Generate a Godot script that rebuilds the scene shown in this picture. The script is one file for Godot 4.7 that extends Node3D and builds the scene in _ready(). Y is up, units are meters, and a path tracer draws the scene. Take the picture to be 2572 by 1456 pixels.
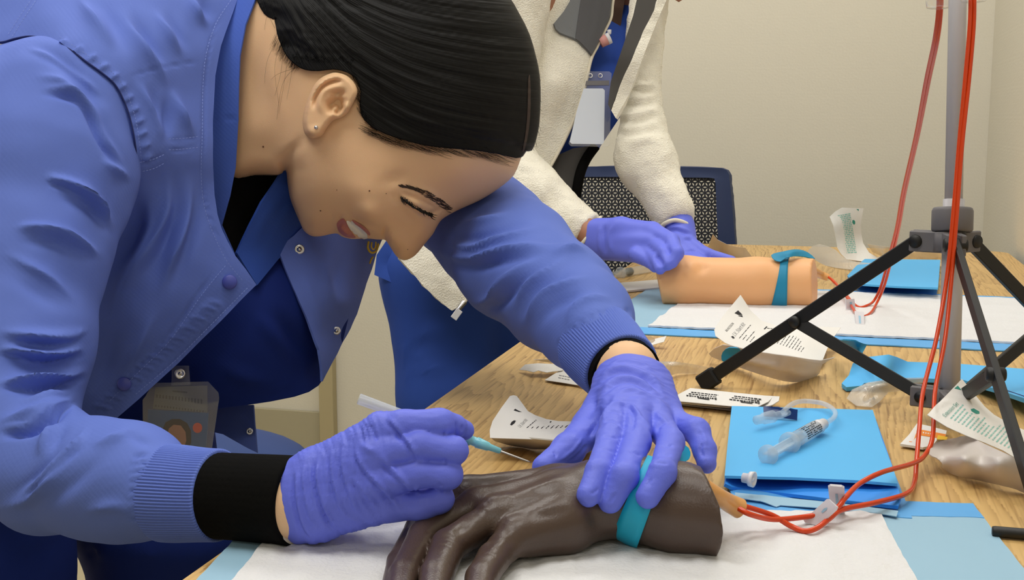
extends Node3D
# A clinical training room: a woman bends over a dark practice hand on a table, a colleague works behind her.
const F := 3000.0                 # focal length in pixels of the 2572x1456 frame
const EYE := 1.005                # height of the lens
const TABLE := 0.74               # height of the table top
const TURN := 0.2618              # the table and the walls stand turned by fifteen degrees
var cam: Transform3D
var fwd: Vector3
var UX := Vector3(cos(TURN), 0, sin(TURN))       # along the table's width
var UV := Vector3(sin(TURN), 0, -cos(TURN))      # away from the camera, along the table's length
var rng := RandomNumberGenerator.new()
var M := {}

func _ready():
	rng.seed = 11
	# ---- camera, sky, lights, exposure
	cam = Transform3D(Basis(Vector3.RIGHT, -atan(428.0 / F)), Vector3(0, EYE, 0))
	fwd = -cam.basis.z
	var c := Camera3D.new(); c.name = "camera"; c.fov = rad_to_deg(2.0 * atan(728.0 / F)); c.near = 0.05; c.far = 30.0
	c.transform = cam; c.current = true; add_child(c)
	var e := Environment.new(); e.background_mode = Environment.BG_COLOR; e.background_color = Color(0.02, 0.02, 0.02)
	e.tonemap_mode = Environment.TONE_MAPPER_LINEAR; e.tonemap_exposure = 0.5
	e.sdfgi_enabled = true; e.ssao_enabled = true; e.ssil_enabled = true
	var we := WorldEnvironment.new(); we.name = "environment"; we.environment = e; add_child(we)
	make_materials()
	for p in [[Vector2(-0.75, -0.55), 1.0, "over the woman's back"], [Vector2(0.75, -0.75), 1.0, "over the near right of the table"], [Vector2(-0.75, -2.25), 1.0, "over the open floor behind the woman"], [Vector2(0.75, -2.15), 1.0, "over the far end of the table"], [Vector2(0.0, 1.2), 0.7, "behind the camera"]]:
		ceiling_panel(p[0], p[1], p[2])
	# ---- the room, then the things
	build_room()
	build_table()
	build_underpads()
	build_supplies()
	build_stand()
	build_practice_hand()
	build_practice_arm()
	build_tubing()
	build_woman()
	build_colleague()
	build_chairs()

func ceiling_panel(at: Vector2, k: float, where: String):
	var t := thing("ceiling_light", "white rectangular ceiling light panel " + where, "ceiling light", Vector3(at.x, 2.59, at.y), "ceiling light panels")
	var fr := ST(); box(fr, Vector3(0, -0.01, 0.31), Vector3(1.24, 0.03, 0.02)); box(fr, Vector3(0, -0.01, -0.31), Vector3(1.24, 0.03, 0.02))
	box(fr, Vector3(0.61, -0.01, 0), Vector3(0.02, 0.03, 0.64)); box(fr, Vector3(-0.61, -0.01, 0), Vector3(0.02, 0.03, 0.64))
	put("frame", fr, M.white_metal, t)
	var df := ST(); box(df, Vector3(0, -0.005, 0), Vector3(1.2, 0.01, 0.6)); put("diffuser", df, M.lamp, t)
	var l := AreaLight3D.new(); l.name = "panel_light"; l.area_size = Vector2(1.2, 0.6); l.light_color = Color(1.0, 0.995, 0.985); l.light_energy = 3.2 * k
	l.shadow_enabled = true; l.area_range = 12.0; l.area_attenuation = 2.0
	l.position = Vector3(0, -0.03, 0); l.rotation = Vector3(-PI / 2, 0, 0); t.add_child(l, true)

# ---------------------------------------------------------------- placing
func P(x: float, y: float, d: float) -> Vector3:           # the point seen at a pixel, at a depth
	return cam * Vector3((x - 1286.0) / F * d, (728.0 - y) / F * d, -d)

func T(x: float, y: float, h := 0.0) -> Vector3:           # the point of the table top (or a plane above it) seen at a pixel
	var v := P(x, y, 1.0) - cam.origin
	return cam.origin + v * ((TABLE + h - EYE) / v.y)

func D(p: Vector3) -> float:
	return (p - cam.origin).dot(fwd)

func pix(p: Vector3) -> Vector2:
	var q := cam.affine_inverse() * p
	return Vector2(1286.0 - q.x / q.z * F, 728.0 + q.y / q.z * F)

func W(u: float, v: float, y: float) -> Vector3:           # room coordinates along the table
	return UX * u + UV * v + Vector3(0, y, 0)

# ---------------------------------------------------------------- nodes
func numbered(called: String, parent: Node) -> String:
	if not parent.has_node(called): return called
	var n := 1
	while parent.has_node("%s_%03d" % [called, n]): n += 1
	return "%s_%03d" % [called, n]

func thing(called: String, label: String, category: String, at := Vector3.ZERO, group := "") -> Node3D:
	var o := Node3D.new(); o.name = numbered(called, self); add_child(o, true); o.position = at
	return tag(o, label, category, group)

func tag(o: Node3D, label: String, category: String, group := "") -> Node3D:
	o.set_meta("label", label); o.set_meta("category", category)
	if group != "": o.set_meta("group", group)
	return o

func put(called: String, m, material: Material, parent: Node = self, label := "", kind := "") -> MeshInstance3D:
	var o := MeshInstance3D.new()
	if m is SurfaceTool:
		m.generate_normals(); o.mesh = m.commit()
	else: o.mesh = m
	o.material_override = material
	o.name = numbered(called, parent)
	parent.add_child(o, true)
	# geometry is written in world coordinates unless the parent was placed
	if parent != self and parent is Node3D and parent.has_meta("world"): o.transform = parent.global_transform.affine_inverse()
	if label != "": o.set_meta("label", label)
	if kind != "": o.set_meta("kind", kind)
	return o

func based(called: String, label: String, category: String, at: Vector3, group := "") -> Node3D:
	var o := thing(called, label, category, at, group); o.set_meta("world", true); return o    # parts are given in world coordinates

func struct(called: String, m, material: Material, parent: Node = self) -> MeshInstance3D:
	return put(called, m, material, parent, "", "structure")

# ---------------------------------------------------------------- simple shapes
func ST() -> SurfaceTool:
	var st := SurfaceTool.new(); st.begin(Mesh.PRIMITIVE_TRIANGLES); return st

func tri(st: SurfaceTool, a: Vector3, b: Vector3, c: Vector3):
	st.add_vertex(a); st.add_vertex(b); st.add_vertex(c)

func quad(st: SurfaceTool, a: Vector3, b: Vector3, c: Vector3, d: Vector3):   # counter-clockwise seen from outside
	tri(st, a, c, b); tri(st, a, d, c)

func box(st: SurfaceTool, o: Vector3, s: Vector3, b := Basis(), bev := -1.0):   # bevelled box
	st.set_smooth_group(-1)
	var h := s / 2.0
	if bev < 0: bev = minf(0.003, minf(h.x, minf(h.y, h.z)) * 0.3)
	var q := func(x: float, y: float, z: float) -> Vector3: return o + b * Vector3(x, y, z)
	var i := h - Vector3.ONE * bev
	for s1 in [-1.0, 1.0]:
		for f in [[0, 1, 2], [1, 2, 0], [2, 0, 1]]:
			var pts := []
			for k in [[-1.0, -1.0], [1.0, -1.0], [1.0, 1.0], [-1.0, 1.0]]:
				var v := Vector3.ZERO
				v[f[0]] = s1 * h[f[0]]; v[f[1]] = k[0] * i[f[1]]; v[f[2]] = k[1] * i[f[2]]
				pts.append(o + b * v)
			if s1 < 0: pts.reverse()
			quad(st, pts[0], pts[1], pts[2], pts[3])
			for s2 in [-1.0, 1.0]:                                     # edge strips
				var e := []
				for k in [-1.0, 1.0]:
					var v1 := Vector3.ZERO; var v2 := Vector3.ZERO
					v1[f[0]] = s1 * h[f[0]]; v1[f[1]] = s2 * i[f[1]]; v1[f[2]] = k * i[f[2]]
					v2[f[0]] = s1 * i[f[0]]; v2[f[1]] = s2 * h[f[1]]; v2[f[2]] = k * i[f[2]]
					e.append([o + b * v1, o + b * v2])
				if s1 * s2 > 0: quad(st, e[0][0], e[0][1], e[1][1], e[1][0])
				else: quad(st, e[1][0], e[1][1], e[0][1], e[0][0])
	for sx in [-1.0, 1.0]:
		for sy in [-1.0, 1.0]:
			for sz in [-1.0, 1.0]:
				var a: Vector3 = q.call(sx * h.x, sy * i.y, sz * i.z); var b2: Vector3 = q.call(sx * i.x, sy * h.y, sz * i.z); var c: Vector3 = q.call(sx * i.x, sy * i.y, sz * h.z)
				if sx * sy * sz > 0: tri(st, a, c, b2)
				else: tri(st, a, b2, c)

func aim(dir: Vector3, hint := Vector3.UP) -> Basis:        # basis whose y axis runs along dir
	var y := dir.normalized(); var x := hint.cross(y)
	if x.length() < 0.01: x = Vector3.RIGHT.cross(y)
	x = x.normalized(); return Basis(x, y, x.cross(y))

func bar(st: SurfaceTool, a: Vector3, b: Vector3, w: float, t: float, hint := Vector3.UP):   # flat bar from a to b
	box(st, (a + b) / 2.0, Vector3(w, a.distance_to(b), t), aim(b - a, hint))

func lathe(st: SurfaceTool, a: Vector3, b: Vector3, prof: Array, n := 24):     # prof: [t along a-b, radius]
	st.set_smooth_group(1)
	var bs := aim(b - a); var L := a.distance_to(b)
	for i in prof.size() - 1:
		var t0: float = prof[i][0] * L; var t1: float = prof[i + 1][0] * L; var r0: float = prof[i][1]; var r1: float = prof[i + 1][1]
		for k in n:
			var p0 := TAU * k / n; var p1 := TAU * (k + 1) / n
			var q := func(t: float, r: float, p: float) -> Vector3: return a + bs * Vector3(cos(p) * r, t, sin(p) * r)
			if r1 > 0: tri(st, q.call(t0, r0, p0), q.call(t1, r1, p1), q.call(t1, r1, p0))
			if r0 > 0: tri(st, q.call(t0, r0, p0), q.call(t0, r0, p1), q.call(t1, r1, p1))

func spline(pts: Array, n: int) -> PackedVector3Array:      # Catmull-Rom through points
	var o := PackedVector3Array()
	for i in pts.size() - 1:
		var a: Vector3 = pts[maxi(i - 1, 0)]; var b: Vector3 = pts[i]; var c: Vector3 = pts[i + 1]; var d: Vector3 = pts[mini(i + 2, pts.size() - 1)]
		for k in n: o.append(b.cubic_interpolate(c, a, d, float(k) / n))
	o.append(pts[-1]); return o

func hose(st: SurfaceTool, path: PackedVector3Array, r0: float, r1 := -1.0, n := 12, caps := true):
	st.set_smooth_group(1)
	if r1 < 0: r1 = r0
	var rings := []; var x := Vector3.ZERO
	for i in path.size():
		var t := (path[mini(i + 1, path.size() - 1)] - path[maxi(i - 1, 0)]).normalized()
		if i == 0: x = t.cross(Vector3(0.31, 0.5, 0.81)).normalized()
		x = (x - t * x.dot(t)).normalized()
		var y := t.cross(x); var ring := PackedVector3Array(); var r := lerpf(r0, r1, float(i) / (path.size() - 1))
		for k in n: ring.append(path[i] + (x * cos(TAU * k / n) + y * sin(TAU * k / n)) * r)
		rings.append(ring)
	for i in rings.size() - 1:
		for k in n:
			var k1 := (k + 1) % n
			quad(st, rings[i][k], rings[i][k1], rings[i + 1][k1], rings[i + 1][k])
	if caps:
		st.set_smooth_group(-1)
		for k in n:
			tri(st, path[0], rings[0][k], rings[0][(k + 1) % n]); tri(st, path[-1], rings[-1][(k + 1) % n], rings[-1][k])

func ball(st: SurfaceTool, o: Vector3, r: Vector3, b := Basis(), n := 14):
	st.set_smooth_group(1)
	for i in n / 2:
		var a0 := PI * i / (n / 2) ; var a1 := PI * (i + 1) / (n / 2)
		for k in n:
			var p0 := TAU * k / n; var p1 := TAU * (k + 1) / n
			var q := func(a: float, p: float) -> Vector3: return o + b * (Vector3(sin(a) * cos(p), cos(a), sin(a) * sin(p)) * r)
			if i > 0: tri(st, q.call(a0, p0), q.call(a0, p1), q.call(a1, p0))
			if i < n / 2 - 1: tri(st, q.call(a1, p0), q.call(a0, p1), q.call(a1, p1))

# ---------------------------------------------------------------- indexed meshes, sculpting
# strokes: [width in pixels, height in millimetres, x1, y1, x2, y2, ...]: a ridge (or valley) along a line
func strokes(list: Array, boost := 1.0) -> Array:
	var o := []
	for s in list:
		var pts := []
		for i in range(2, s.size(), 2): pts.append(Vector3(s[i], s[i + 1], 0))
		var sm := spline(pts, 5) if pts.size() > 2 else PackedVector3Array(pts)
		var q := PackedVector2Array(); var r := Rect2(sm[0].x, sm[0].y, 0, 0); var L := PackedFloat32Array([0.0])
		for i in sm.size():
			var v := Vector2(sm[i].x, sm[i].y); q.append(v); r = r.expand(v)
			if i: L.append(L[i - 1] + v.distance_to(q[i - 1]))
		o.append([float(s[0]), float(s[1]) / 1000.0 * boost, q, r.grow(absf(s[0]) * 2.6), L])
	return o

func stroke_at(list: Array, p: Vector2) -> float:
	var sum := 0.0
	for s in list:
		var r: Rect2 = s[3]
		if not r.has_point(p): continue
		var q: PackedVector2Array = s[2]; var L: PackedFloat32Array = s[4]; var best := 1e9; var at := 0.0; var side := 1.0
		for i in q.size() - 1:
			var a := q[i]; var ab := q[i + 1] - a; var l2 := ab.length_squared()
			var t := clampf((p - a).dot(ab) / maxf(l2, 1e-6), 0, 1); var d := (p - a - ab * t).length_squared()
			if d < best: best = d; at = lerpf(L[i], L[i + 1], t)
		var u := at / maxf(L[-1], 1e-6)
		sum += s[1] * (exp(-best / (s[0] * s[0])) if s[0] > 0.0 else exp((sqrt(best + 0.09 * s[0] * s[0]) + 0.3 * s[0]) / (0.55 * s[0]))) * (smoothstep(0.0, 0.25, u) * smoothstep(0.0, 0.25, 1.0 - u) if absf(s[0]) < 8.0 else smoothstep(0.0, 0.5, u) * smoothstep(0.0, 0.5, 1.0 - u))
	return sum

func normals(v: PackedVector3Array, ix: PackedInt32Array) -> PackedVector3Array:
	var n := PackedVector3Array(); n.resize(v.size())
	for i in range(0, ix.size(), 3):
		var a := v[ix[i]]; var f := (v[ix[i + 2]] - a).cross(v[ix[i + 1]] - a)
		n[ix[i]] += f; n[ix[i + 1]] += f; n[ix[i + 2]] += f
	for i in n.size(): n[i] = n[i].normalized()
	return n

func sculpt(v: PackedVector3Array, ix: PackedInt32Array, list: Array, extra = null):
	var n := normals(v, ix)
	for i in v.size():
		var f := smoothstep(-0.1, 0.3, n[i].dot((cam.origin - v[i]).normalized()))
		var h := 0.0
		if f > 0.0 and list.size(): h = stroke_at(list, pix(v[i])) * f
		if extra != null: h += extra.call(v[i], n[i])
		v[i] += n[i] * h

func mesh(v: PackedVector3Array, ix: PackedInt32Array, uv := PackedVector2Array(), col := PackedColorArray(), into: ArrayMesh = null, nn := PackedVector3Array()) -> ArrayMesh:
	var a := []; a.resize(Mesh.ARRAY_MAX)
	a[Mesh.ARRAY_VERTEX] = v; a[Mesh.ARRAY_NORMAL] = nn if nn.size() else normals(v, ix); a[Mesh.ARRAY_INDEX] = ix
	if uv.size(): a[Mesh.ARRAY_TEX_UV] = uv
	if col.size(): a[Mesh.ARRAY_COLOR] = col
	var m := into if into else ArrayMesh.new()
	m.add_surface_from_arrays(Mesh.PRIMITIVE_TRIANGLES, a); return m

func join(parts: Array) -> ArrayMesh:          # several [verts, indices] into one surface
	var v := PackedVector3Array(); var ix := PackedInt32Array(); var nn := PackedVector3Array()
	for p in parts:
		var o := v.size(); v.append_array(p[0]); nn.append_array(normals(p[0], p[1]))
		for i in p[1]: ix.append(i + o)
	return mesh(v, ix, PackedVector2Array(), PackedColorArray(), null, nn)

# ---------------------------------------------------------------- smooth bodies: tapered capsules joined and meshed as surface nets
# groups: list of [blend, [bone, ...]]; bone: [a, b, ra, rb]; groups meet with the blend "meet"
func capsule(p: Vector3, a: Vector3, b: Vector3, ra: float, rb: float) -> float:
	var ab := b - a; var t := clampf((p - a).dot(ab) / maxf(ab.length_squared(), 1e-9), 0, 1)
	return (p - a - ab * t).length() - lerpf(ra, rb, t)

func field_depth(groups: Array, x: float, y: float, far := 3.0) -> float:     # depth of the first surface along a pixel's ray
	var u := (P(x, y, 1.0) - cam.origin); var d := 0.3
	for i in 60:
		var p := cam.origin + u * d; var m := 9.0
		for g in groups:
			for b in g[1]: m = minf(m, capsule(p, b[0], b[1], b[2], b[3]))
		if m < 0.0004: return d
		d += m * 0.95
		if d > far: break
	return -1.0

func blob(groups: Array, cell: float, meet: float, cuts := []) -> Array:    # cuts: planes whose far side is taken away
	var lo := Vector3.ONE * 1e9; var hi := -lo
	for g in groups:
		for b in g[1]:
			for k in 2:
				lo = lo.min(b[k] - Vector3.ONE * (b[2 + k] + cell * 2.5)); hi = hi.max(b[k] + Vector3.ONE * (b[2 + k] + cell * 2.5))
	var nx := int((hi.x - lo.x) / cell) + 2; var ny := int((hi.y - lo.y) / cell) + 2; var nz := int((hi.z - lo.z) / cell) + 2
	var sy := nx; var sz := nx * ny
	var f := PackedFloat32Array(); f.resize(sz * nz); f.fill(1.0)
	var rest := PackedFloat32Array(); rest.resize(sz * nz); rest.fill(1.0); var first := true
	for g in groups:
		var k: float = g[0]
		var t := PackedFloat32Array(); t.resize(sz * nz); t.fill(1.0)
		var glo := Vector3i(nx, ny, nz); var ghi := Vector3i.ZERO
		for b in g[1]:
			var a: Vector3 = b[0]; var ab: Vector3 = b[1] - a; var l2 := maxf(ab.length_squared(), 1e-9); var ra: float = b[2]; var rb: float = b[3]
			var m := maxf(ra, rb) + cell * 3.0 + k * 0.5
			var p0 := (a.min(b[1]) - Vector3.ONE * m - lo) / cell; var p1 := (a.max(b[1]) + Vector3.ONE * m - lo) / cell
			var i0 := maxi(0, int(p0.x)); var j0 := maxi(0, int(p0.y)); var k0 := maxi(0, int(p0.z))
			var i1 := mini(nx - 1, int(p1.x) + 1); var j1 := mini(ny - 1, int(p1.y) + 1); var k1 := mini(nz - 1, int(p1.z) + 1)
			glo = Vector3i(mini(glo.x, i0), mini(glo.y, j0), mini(glo.z, k0)); ghi = Vector3i(maxi(ghi.x, i1), maxi(ghi.y, j1), maxi(ghi.z, k1))
			for kk in range(k0, k1 + 1):
				for jj in range(j0, j1 + 1):
					var at := kk * sz + jj * sy
					for ii in range(i0, i1 + 1):
						var q := Vector3(lo.x + ii * cell, lo.y + jj * cell, lo.z + kk * cell) - a
						var s := clampf(q.dot(ab) / l2, 0.0, 1.0)
						var d := (q - ab * s).length() - ra - (rb - ra) * s
						var o := t[at + ii]
						var h := k - absf(d - o)
						t[at + ii] = minf(d, o) - (h * h * 0.25 / k if h > 0.0 else 0.0)
		if first: f = t; first = false; continue
		for kk in range(glo.z, ghi.z + 1):
			for jj in range(glo.y, ghi.y + 1):
				for at in range(kk * sz + jj * sy + glo.x, kk * sz + jj * sy + ghi.x + 1):
					if t[at] < rest[at]: rest[at] = t[at]
	for at in sz * nz:
		var d := rest[at]
		if d < 1.0:
			var o := f[at]; var h := meet - absf(d - o)
			f[at] = minf(d, o) - (h * h * 0.25 / meet if h > 0.0 else 0.0)
	for c in cuts:
		var pl: Plane = c; var at := 0
		for kk in nz:
			for jj in ny:
				var d := pl.distance_to(Vector3(lo.x, lo.y + jj * cell, lo.z + kk * cell))
				for ii in nx:
					if f[at] < 0.05: f[at] = maxf(f[at], d + pl.normal.x * ii * cell)
					at += 1
	return nets(f, lo, cell, nx, ny, nz)

func nets(f: PackedFloat32Array, lo: Vector3, cell: float, nx: int, ny: int, nz: int) -> Array:
	var sy := nx; var sz := nx * ny
	var id := PackedInt32Array(); id.resize(sz * nz); id.fill(-1)
	var v := PackedVector3Array(); var ix := PackedInt32Array(); var far := cell * 2.0
	var off := PackedInt32Array([0, 1, sy, sy + 1, sz, sz + 1, sz + sy, sz + sy + 1])
	var ea := PackedInt32Array([0, 2, 4, 6, 0, 1, 4, 5, 0, 1, 2, 3]); var eb := PackedInt32Array([1, 3, 5, 7, 2, 3, 6, 7, 4, 5, 6, 7])
	for kk in nz - 1:
		for jj in ny - 1:
			var row := kk * sz + jj * sy
			for ii in nx - 1:
				var at := row + ii; var f0 := f[at]
				if f0 > far or f0 < -far: continue
				var neg := 0
				for c in 8:
					if f[at + off[c]] < 0.0: neg += 1
				if neg == 0 or neg == 8: continue
				var s := Vector3.ZERO; var n := 0
				for e in 12:
					var a := ea[e]; var b := eb[e]; var fa := f[at + off[a]]; var fb := f[at + off[b]]
					if (fa < 0.0) != (fb < 0.0):
						var t := fa / (fa - fb)
						s += Vector3(a & 1, (a >> 1) & 1, a >> 2).lerp(Vector3(b & 1, (b >> 1) & 1, b >> 2), t); n += 1
				id[at] = v.size(); v.append(lo + (Vector3(ii, jj, kk) + s / n) * cell)
	for kk in range(1, nz - 1):
		for jj in range(1, ny - 1):
			var row := kk * sz + jj * sy
			for ii in range(1, nx - 1):
				var at := row + ii; var f0 := f[at]
				if f0 > far or f0 < -far: continue
				for ax in 3:
					var st: int = [1, sy, sz][ax]
					var f1 := f[at + st]
					if (f0 < 0.0) == (f1 < 0.0): continue
					var b: int = [sy, sz, 1][ax]; var c: int = [sz, 1, sy][ax]
					var q0 := id[at]; var q1 := id[at - b]; var q2 := id[at - b - c]; var q3 := id[at - c]
					if q0 < 0 or q1 < 0 or q2 < 0 or q3 < 0: continue
					if f0 < 0.0: ix.append_array([q0, q2, q1, q0, q3, q2])
					else: ix.append_array([q0, q1, q2, q0, q2, q3])
	return [v, ix]

func skin(groups: Array, cell: float, meet: float, list := [], extra = null, cuts := [], boost := 1.0) -> ArrayMesh:
	var b := blob(groups, cell, meet, cuts)
	smooth(b[0], b[1], 1)
	if list.size() or extra != null: sculpt(b[0], b[1], strokes(list, boost), extra)
	return mesh(b[0], b[1])

func smooth(v: PackedVector3Array, ix: PackedInt32Array, times: int):
	for n in times:
		var s := PackedVector3Array(); s.resize(v.size()); var c := PackedInt32Array(); c.resize(v.size())
		for i in range(0, ix.size(), 3):
			for k in 3:
				var a := ix[i + k]; var b := ix[i + (k + 1) % 3]
				s[a] += v[b]; c[a] += 1; s[b] += v[a]; c[b] += 1
		for i in v.size():
			if c[i]: v[i] = v[i].lerp(s[i] / c[i], 0.5)

# ---------------------------------------------------------------- thin-plate interpolation of scattered values: [[x, y, value], ...]
class Plate:
	var p := PackedVector2Array(); var w := PackedFloat64Array()
	func _init(list: Array):
		var n := list.size(); var m := n + 3; var a := []
		for i in list: p.append(Vector2(i[0], i[1]) / 100.0)
		for i in m:
			var r := PackedFloat64Array(); r.resize(m + 1)
			if i < n:
				for j in n: r[j] = f(p[i].distance_squared_to(p[j])) + (0.002 if i == j else 0.0)
				r[n] = 1.0; r[n + 1] = p[i].x; r[n + 2] = p[i].y; r[m] = list[i][2]
			else:
				for j in n: r[j] = [1.0, p[j].x, p[j].y][i - n]
			a.append(r)
		for i in m:
			var best := i
			for r in range(i + 1, m):
				if absf(a[r][i]) > absf(a[best][i]): best = r
			var sw = a[i]; a[i] = a[best]; a[best] = sw
			var pi: PackedFloat64Array = a[i]; var inv := 1.0 / pi[i]
			for r in range(i + 1, m):
				var ar: PackedFloat64Array = a[r]; var k := ar[i] * inv
				if k != 0.0:
					for c in range(i, m + 1): ar[c] -= k * pi[c]
					a[r] = ar
		w.resize(m)
		for i in range(m - 1, -1, -1):
			var s: float = a[i][m]
			for c in range(i + 1, m): s -= a[i][c] * w[c]
			w[i] = s / a[i][i]
	func f(r2: float) -> float: return 0.5 * r2 * log(r2) if r2 > 1e-9 else 0.0
	func at(x: float, y: float) -> float:
		var q := Vector2(x, y) / 100.0; var n := p.size(); var s := w[n] + w[n + 1] * q.x + w[n + 2] * q.y
		for i in n:
			var r2 := q.distance_squared_to(p[i])
			if r2 > 1e-9: s += w[i] * 0.5 * r2 * log(r2)
		return s

# ---------------------------------------------------------------- outlines
func rounded(flat: Array, n := 4) -> PackedVector2Array:     # closed Catmull-Rom outline from [x, y, x, y, ...]; n = 1 keeps the corners
	var p := []; var o := PackedVector2Array()
	for i in range(0, flat.size(), 2): p.append(Vector2(flat[i], flat[i + 1]))
	var m := p.size()
	for i in m:
		for k in n: o.append(p[i].cubic_interpolate(p[(i + 1) % m], p[(i + m - 1) % m], p[(i + 2) % m], float(k) / n))
	return o

func edge_distance(poly: PackedVector2Array, p: Vector2, closed := true) -> float:
	var best := 1e12; var n := poly.size()
	for i in (n if closed else n - 1):
		var a := poly[i]; var ab := poly[(i + 1) % n] - a; var l2 := ab.length_squared()
		var t := clampf((p - a).dot(ab) / l2, 0.0, 1.0) if l2 > 1e-9 else 0.0
		best = minf(best, (p - a - ab * t).length_squared())
	return sqrt(best)

# points and triangles that fill an outline: a grid of the given step, a few rings along the edge, finer grids in the given rects [x, y, w, h, step]
func fill(poly: PackedVector2Array, step: float, rings := [], fine := []) -> Array:
	var area := 0.0
	for i in poly.size(): area += poly[i].cross(poly[(i + 1) % poly.size()])
	if area < 0: poly = poly.duplicate(); poly.reverse()
	var pts := PackedVector2Array(); var n := poly.size(); var edge := 0
	for i in n:
		var a := poly[i]; var b := poly[(i + 1) % n]; var m := maxi(1, int(ceil(a.distance_to(b) / step)))
		for k in m: pts.append(a.lerp(b, float(k) / m))
	edge = pts.size()
	var keep: float = (rings[-1] if rings.size() else 0.0) + step * 0.55
	for r in rings:
		for q in Geometry2D.offset_polygon(poly, -r, Geometry2D.JOIN_ROUND):
			var acc := 0.0; var every := maxf(step * 0.6, r * 0.9)
			for i in q.size():
				var a: Vector2 = q[i]; var b: Vector2 = q[(i + 1) % q.size()]; var m := maxi(1, int(a.distance_to(b) / every))
				for k in m:
					var z := a.lerp(b, float(k) / m)
					if pts.size() == 0 or pts[-1].distance_to(z) > every * 0.4: pts.append(z)
	var box := Rect2(poly[0], Vector2.ZERO)
	for q in poly: box = box.expand(q)
	var y := box.position.y + step * 0.3; var odd := false
	while y < box.end.y:
		var x := box.position.x + (step * 0.5 if odd else 0.0)
		while x < box.end.x:
			var q := Vector2(x, y); var ok := true
			for r in fine:
				if Rect2(r[0], r[1], r[2], r[3]).has_point(q): ok = false
			if ok and Geometry2D.is_point_in_polygon(q, poly) and edge_distance(poly, q) > keep: pts.append(q)
			x += step
		y += step * 0.87; odd = not odd
	for r in fine:
		var yy: float = r[1] + 0.13
		while yy < r[1] + r[3]:
			var xx: float = r[0] + 0.29
			while xx < r[0] + r[2]:
				var q := Vector2(xx, yy)
				if Geometry2D.is_point_in_polygon(q, poly) and edge_distance(poly, q) > r[4] * 0.5: pts.append(q)
				xx += r[4]
			yy += r[4]
	for i in range(edge, pts.size()): pts[i] += Vector2(sin(i * 12.9898) * 0.04, cos(i * 78.233) * 0.04)
	var t := Geometry2D.triangulate_delaunay(pts); var ix := PackedInt32Array()
	for i in range(0, t.size(), 3):
		var a := pts[t[i]]; var b := pts[t[i + 1]]; var c := pts[t[i + 2]]
		var cr := (b - a).cross(c - a)
		if absf(cr) < 1e-5 or not Geometry2D.is_point_in_polygon((a + b + c) / 3.0, poly): continue
		if cr < 0: ix.append_array([t[i], t[i + 2], t[i + 1]])        # y runs down: this winding is clockwise on screen
		else: ix.append_array([t[i], t[i + 1], t[i + 2]])
	return [pts, ix, edge]

# a cloth or paper piece: front depth from a function of the pixel, thickness in metres, own side walls
func sheet(poly: PackedVector2Array, step: float, depth: Callable, thick: float, list := [], uvf = null, fine := [], extra = null) -> ArrayMesh:
	var fl := fill(poly, step, [], fine); var pts: PackedVector2Array = fl[0]; var ix: PackedInt32Array = fl[1]; var e: int = fl[2]
	var v := PackedVector3Array(); var uv := PackedVector2Array()
	for q in pts:
		v.append(P(q.x, q.y, depth.call(q)))
		uv.append(uvf.call(q) if uvf != null else q / 256.0)
	sculpt(v, ix, strokes(list), extra)
	return solid(v, ix, e, thick, uv)

func solid(v: PackedVector3Array, ix: PackedInt32Array, e: int, thick: float, uv: PackedVector2Array) -> ArrayMesh:
	var nn := normals(v, ix); var n := v.size()
	var av := v.duplicate(); var an := nn.duplicate(); var ai := ix.duplicate(); var au := uv.duplicate()
	for i in n: av.append(v[i] - nn[i] * thick); an.append(-nn[i]); au.append(uv[i])
	for i in range(0, ix.size(), 3): ai.append_array([ix[i] + n, ix[i + 2] + n, ix[i + 1] + n])
	for i in e:
		var j := (i + 1) % e; var b := av.size()
		var a0 := v[i]; var a1 := v[j]; var s := (a1 - a0).cross(nn[i]).normalized()
		if s.dot(a0 - v[ix[0]]) < 0: pass
		av.append_array([a0, a1, av[n + i], av[n + j]]); au.append_array([uv[i], uv[j], uv[i], uv[j]])
		an.append_array([-s, -s, -s, -s]); ai.append_array([b, b + 2, b + 1, b + 1, b + 2, b + 3])
	return mesh(av, ai, au, PackedColorArray(), null, an)

# a full body inflated about a middle surface: front and back bulge from one outline and meet in it
func inflate(poly: PackedVector2Array, step: float, mid: Callable, front: Callable, back: Callable, round_px: Callable, list := [], rings := [1.5, 4.0, 8.0], fine := [], hard: PackedVector2Array = PackedVector2Array()) -> Array:
	var fl := fill(poly, step, rings, fine); var pts: PackedVector2Array = fl[0]; var ix: PackedInt32Array = fl[1]; var e: int = fl[2]
	var v := PackedVector3Array(); var bk := PackedVector3Array(); var st := strokes(list)
	for i in pts.size():
		var q := pts[i]; var m: float = mid.call(q); var k := 0.0
		if i >= e:
			var t := minf(edge_distance(hard if hard.size() else poly, q, hard.size() == 0) / maxf(round_px.call(q), 0.1), 1.0); k = sqrt(maxf(0.0, 1.0 - (1.0 - t) * (1.0 - t)))
		v.append(P(q.x, q.y, m - k * float(front.call(q)) - (stroke_at(st, q) if k > 0.0 else 0.0)))
		bk.append(P(q.x, q.y, m + k * float(back.call(q))))
	var n := v.size(); var map := PackedInt32Array(); map.resize(n); var ai := ix.duplicate(); var av := v.duplicate(); var px := pts.duplicate()
	for i in n:
		if i < e: map[i] = i
		else: map[i] = av.size(); av.append(bk[i]); px.append(pts[i])
	for i in range(0, ix.size(), 3): ai.append_array([map[ix[i]], map[ix[i + 2]], map[ix[i + 1]]])
	return [av, ai, px]

# ---------------------------------------------------------------- materials
func mat(c: Color, rough := 0.7, spec := 0.5) -> StandardMaterial3D:
	var m := StandardMaterial3D.new(); m.albedo_color = c; m.roughness = rough; m.metallic_specular = spec; m.cull_mode = BaseMaterial3D.CULL_DISABLED
	return m

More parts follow.
